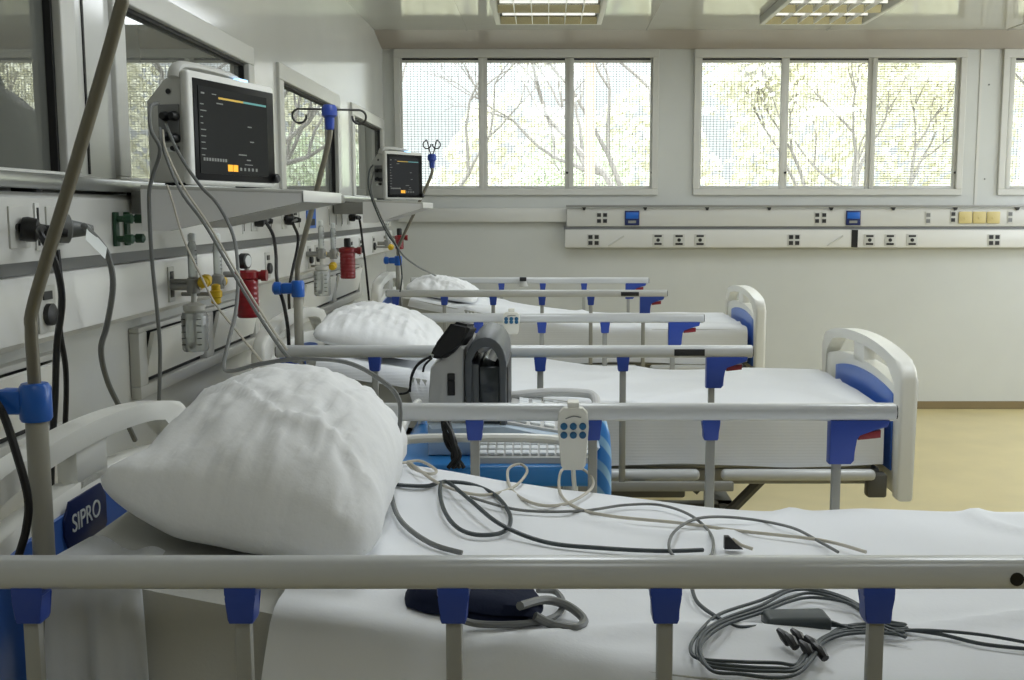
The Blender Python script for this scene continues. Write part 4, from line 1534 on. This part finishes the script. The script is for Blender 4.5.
# striped blue bag at the end of the trolley
stripe = mat('striped_bag', (74, 150, 222), .35)
nt = stripe.node_tree
bs = nt.nodes['Principled BSDF']
tc = nt.nodes.new('ShaderNodeTexCoord')
wv = nt.nodes.new('ShaderNodeTexWave')
wv.bands_direction = 'DIAGONAL'
wv.inputs['Scale'].default_value = 9
wv.inputs['Distortion'].default_value = 1.2
rp = nt.nodes.new('ShaderNodeValToRGB')
rp.color_ramp.elements[0].color = (*lin((58, 136, 214)), 1)
rp.color_ramp.elements[1].color = (*lin((150, 196, 232)), 1)
rp.color_ramp.elements[0].position = .55
rp.color_ramp.elements[1].position = .75
nt.links.new(tc.outputs['Object'], wv.inputs['Vector'])
nt.links.new(wv.outputs['Fac'], rp.inputs['Fac'])
nt.links.new(rp.outputs['Color'], bs.inputs['Base Color'])
b = MB()
bx, byy = 1.272, 2.60
b.lathe([(.010, -.26), (.020, -.24), (.026, -.16), (.026, -.06), (.022, -.01), (.014, .022), (.008, .03)], (bx + .02, byy, .865), (0, 0, 1), 20)
o = b.build('hanging_bag', stripe, None)
c0 = Vector((bx, byy, .6))
for v in o.data.vertices:
    v.co -= c0
o.location = c0
tag(o, 'blue and white striped plastic bag hanging at the right end of the trolley', 'bag')

# ----------------------------------------------------------------- handsets
def handset(label, c, w, h, cordpts):
    r = thing('bed_handset', label, 'handset', (c.x, c.y, c.z - h / 2), 'bed control handsets hung on the rails')
    b = MB()
    poly = [(-w * .40, -h * .42), (-w * .30, -h * .5), (w * .30, -h * .5), (w * .40, -h * .42), (w * .5, h * .2), (w * .46, h * .42), (w * .3, h * .5), (-w * .3, h * .5), (-w * .46, h * .42), (-w * .5, h * .2)]
    b.prism(poly, (c.x, c.y - .024, c.z), (1, 0, 0), (0, 0, 1), (0, .022, 0), .003)
    b.build('shell', 'remote', r)
    for i_ in range(3):
        for j in range(2):
            b = MB(); b.lathe([(w * .115, 0), (w * .115, .003), (w * .07, .005)], (c.x + (i_ - 1) * w * .3, c.y - .024, c.z + h * .21 - j * h * .14), (0, -1, 0), 14); b.build('button', 'button', r)
    b = MB(); b.tube(spline([(c.x - w * .25, c.y - .025, c.z + h * .33), (c.x, c.y - .025, c.z + h * .37), (c.x + w * .25, c.y - .025, c.z + h * .35)], 4), .0012, 6); b.build('emblem', 'cable_grey', r)
    b = MB(); b.prism([(-.012, 0), (.012, 0), (.012, .016), (-.012, .016)], (c.x, c.y - .02, c.z + h * .44), (1, 0, 0), (0, 0, 1), (0, .012, 0), .002); b.box(c.x - .012, c.x + .012, c.y - .02, c.y + .022, c.z + h * .44 + .012, c.z + h * .44 + .018, .002); b.build('hanging_clip', 'remote', r)
    if cordpts:
        b = MB(); b.tube(spline(cordpts, 6), .0048, 8); b.build('cord', 'remote', r)
    return r


c = aY(573, 437, 2.205)
handset('white bed handset with six blue buttons on the far rail of the nearest bed', Vector((c.x, 2.206, c.z)), .064, .130, [(c.x, 2.195, c.z - .06), (c.x + .005, 2.20, c.z - .12), (c.x + .02, 2.21, c.z - .2)])
c = aY(511.5, 323, 4.16)
handset('small white bed handset on the far rail of the middle bed', Vector((c.x, 4.167, c.z)), .066, .085, None)
c = aY(523, 284, 6.37)
r = thing('rail_clip', 'tiny black and white clip on the far rail of the farthest bed', 'clip', c)
b = MB(); b.box(c.x - .02, c.x + .02, 6.36, 6.419 - .002, c.z + .016, c.z + .04, .004); b.build('clip_body', 'black', r)
b = MB(); b.lathe([(.016, -.03), (.03, -.026), (.02, .0), (.012, .012)], (c.x, 6.395, c.z + .012), (0, 0, 1), 12); b.build('clip_base', 'plate', r)

# ------------------------------------------------------------------ outdoors
b = MB(); b.box(-14, 20, BY + .4, 34, -.62, -.5)
struct(b, 'ground_outside', 'ground')
b = MB(); b.box(RX + .4, 26, -14, BY + .3, -.62, -.5)
struct(b, 'ground_yard', 'ground')


def tree(label, x, y, h, lean, seed, leaves, leafm, depth=5, r0=.09, spread=.55, bare=1.2, name='tree'):
    rr = random.Random(seed)
    rt = thing(name, label, 'tree', (x, y, -.5), 'trees outside the windows')
    tb = MB()
    tips = []

    def grow(p, d, L, rad, k):
        pts = [p]
        q = p.copy()
        dd = d.copy()
        for _ in range(3):
            dd = (dd + Vector((rr.uniform(-.22, .22), rr.uniform(-.22, .22), rr.uniform(-.05, .15)))).normalized()
            q = q + dd * L / 3
            pts.append(q.copy())
        tb.tube(pts, [rad, rad * .9, rad * .8, rad * .68], 6 if k > 2 else 5)
        if k <= 3:
            tips.extend(pts[1:])
        if k == 0:
            return
        for _ in range(2 if k > 3 else 3):
            nd = (dd + Vector((rr.uniform(-1, 1), rr.uniform(-1, 1), rr.uniform(-.45, .75))) * spread * 1.25).normalized()
            grow(q, nd, L * rr.uniform(.62, .82), rad * .62, k - 1)
    grow(Vector((x, y, -.5)), Vector((lean, 0, 1)).normalized(), h, r0, depth)
    tb.build('trunk', 'bark', rt)
    if leaves:
        lb = MB()
        for _ in range(leaves):
            c = rr.choice(tips) + Vector((rr.gauss(0, .16), rr.gauss(0, .16), rr.gauss(0, .14)))
            a = Vector((rr.uniform(-1, 1), rr.uniform(-1, 1), rr.uniform(-1, 1))).normalized()
            e = a.orthogonal().normalized()
            s = rr.uniform(.025, .05)
            f = a.cross(e)
            V = [lb.bm.verts.new(c + e * s), lb.bm.verts.new(c + f * s * .6), lb.bm.verts.new(c - e * s), lb.bm.verts.new(c - f * s * .6)]
            lb.bm.faces.new(V)
        o = lb.build('foliage', leafm, rt, False)
        o['kind'] = 'stuff'
    return rt


tree('bare twiggy tree outside the window pane next to the left wall', -.1, 11.5, 1.5, .05, 11, 700, 'leaf_y', 7, .05)
tree('low pale green tree outside the middle pane of the first window', 1.0, 13.0, .9, .0, 5, 2600, 'leaf_g', 5, .05)
tree('forked bare tree outside the right pane of the first window', 1.95, 11.0, 1.55, .02, 23, 0, 'leaf_y', 6, .06, .42)
tree('leaning bare tree outside the left pane of the middle window', 2.75, 10.6, 1.5, -.12, 31, 0, 'leaf_y', 7, .08, .7)
tree('yellow leaved tree outside the middle pane of the second window', 4.1, 11.6, 1.3, .1, 42, 5200, 'leaf_y', 6, .06)
tree('yellow leaved tree outside the right pane of the second window', 5.2, 11.4, 1.35, -.05, 57, 5200, 'leaf_y', 6, .06)
tree('yellow leaved tree outside the window at the right edge', 6.5, 11.2, 1.3, .0, 61, 3000, 'leaf_y', 6, .06)
# clipped hedge closing off the garden
r = thing('garden_hedge', 'pale yellow green hedge beyond the trees outside all the windows', 'hedge', (4, 17, -.5))
lb = MB()
hr = random.Random(77)
for _ in range(16000):
    x = hr.uniform(-5, 13)
    zz = -.5 + hr.random() ** .8 * ((3.0 if x < 4 else 4.4) + .8 * sin(x * .9) + .5 * sin(x * 2.3 + 1))
    c = Vector((x, 17 + hr.uniform(-.5, .5), zz))
    a = Vector((hr.uniform(-.7, .7), -1, hr.uniform(0, 1.2))).normalized()
    e = a.orthogonal().normalized()
    f = a.cross(e)
    q = hr.uniform(.05, .10)
    lb.bm.faces.new([lb.bm.verts.new(c + e * q), lb.bm.verts.new(c + f * q * .6), lb.bm.verts.new(c - e * q), lb.bm.verts.new(c - f * q * .6)])
o = lb.build('foliage', 'leaf_hedge', r, False)
o['kind'] = 'stuff'
b = MB(); b.box(-5, 13, 16.9, 17.1, -.5, 1.5); b.build('hedge_core', 'leaf_hedge', r, False)

px_ = aY(590, 120, 10.2).x
r = thing('street_post', 'terracotta post outside the right pane of the first window', 'post', (px_, 10.2, -.5))
b = MB(); b.cyl((px_, 10.2, -.5), (px_, 10.2, 4.2), .045, 14); b.build('shaft', 'post_orange', r)
b = MB(); b.lathe([(.11, 0), (.11, .1), (.06, .14)], (px_, 10.2, -.5), (0, 0, 1), 14); b.build('footing', 'ground', r)

# --------------------------------------------------------------------- light
w = bpy.data.worlds.new('overcast')
bpy.context.scene.world = w
w.use_nodes = True
nt = w.node_tree
nt.nodes.clear()
out = nt.nodes.new('ShaderNodeOutputWorld')
bg = nt.nodes.new('ShaderNodeBackground')
tc = nt.nodes.new('ShaderNodeTexCoord')
sx = nt.nodes.new('ShaderNodeSeparateXYZ')
mr = nt.nodes.new('ShaderNodeMapRange')
mr.inputs['From Min'].default_value = 0.08
mr.inputs['From Max'].default_value = .7
mr.inputs['To Min'].default_value = 1.45
mr.inputs['To Max'].default_value = 9.0
bg.inputs['Color'].default_value = (.90, .955, 1.0, 1)
nt.links.new(tc.outputs['Generated'], sx.inputs[0])
nt.links.new(sx.outputs['Z'], mr.inputs['Value'])
nt.links.new(mr.outputs[0], bg.inputs['Strength'])
nt.links.new(bg.outputs[0], out.inputs[0])


def portal(name, loc, rot, sx_, sy_):
    l = bpy.data.lights.new(name, 'AREA')
    l.shape = 'RECTANGLE'
    l.size, l.size_y = sx_, sy_
    l.cycles.is_portal = True
    o = bpy.data.objects.new(name, l)
    C.objects.link(o)
    o.location = loc
    o.rotation_euler = rot


for k, (a, c, z0, z1) in enumerate(WB):
    portal('window_area_light', ((a + c) / 2, BY + .14, (z0 + z1) / 2), (-PI / 2, 0, 0), c - a, z1 - z0)
def area_light(name, loc, rot, sx_, sy_, watt, col=(.87, .935, 1.0)):
    l = bpy.data.lights.new(name, 'AREA')
    l.shape = 'RECTANGLE'
    l.size, l.size_y = sx_, sy_
    l.energy = watt
    l.color = col
    o = bpy.data.objects.new(name, l)
    C.objects.link(o)
    o.location = loc
    o.rotation_euler = rot


for k, (a, c, z0, z1) in enumerate(WR):
    area_light('window_area_light', (RX + .05, (a + c) / 2, (z0 + z1) / 2), (0, PI / 2, 0), z1 - z0 - .1, c - a - .1, 30)  # lamps set in the added right windows, as fill from the right
# the ceiling lamps: one light under each louvre, plus bare unseen lights added nearer as overhead and front fill
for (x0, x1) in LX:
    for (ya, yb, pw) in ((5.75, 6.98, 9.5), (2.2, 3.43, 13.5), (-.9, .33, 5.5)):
        area_light('ceiling_area_light', ((x0 + x1) / 2, (ya + yb) / 2, H - .055), (0, 0, 0), x1 - x0 - .1, yb - ya - .1, pw, (.90, .955, 1.0))
sc = bpy.context.scene
sc.view_settings.view_transform = 'Standard'
sc.view_settings.look = 'None'
sc.view_settings.gamma = 1
sc.view_settings.use_curve_mapping = False
sc.view_settings.exposure = 0.0
sc.cycles.max_bounces = 10
sc.cycles.diffuse_bounces = 6
sc.cycles.transparent_max_bounces = 24
sc.cycles.use_denoising = True
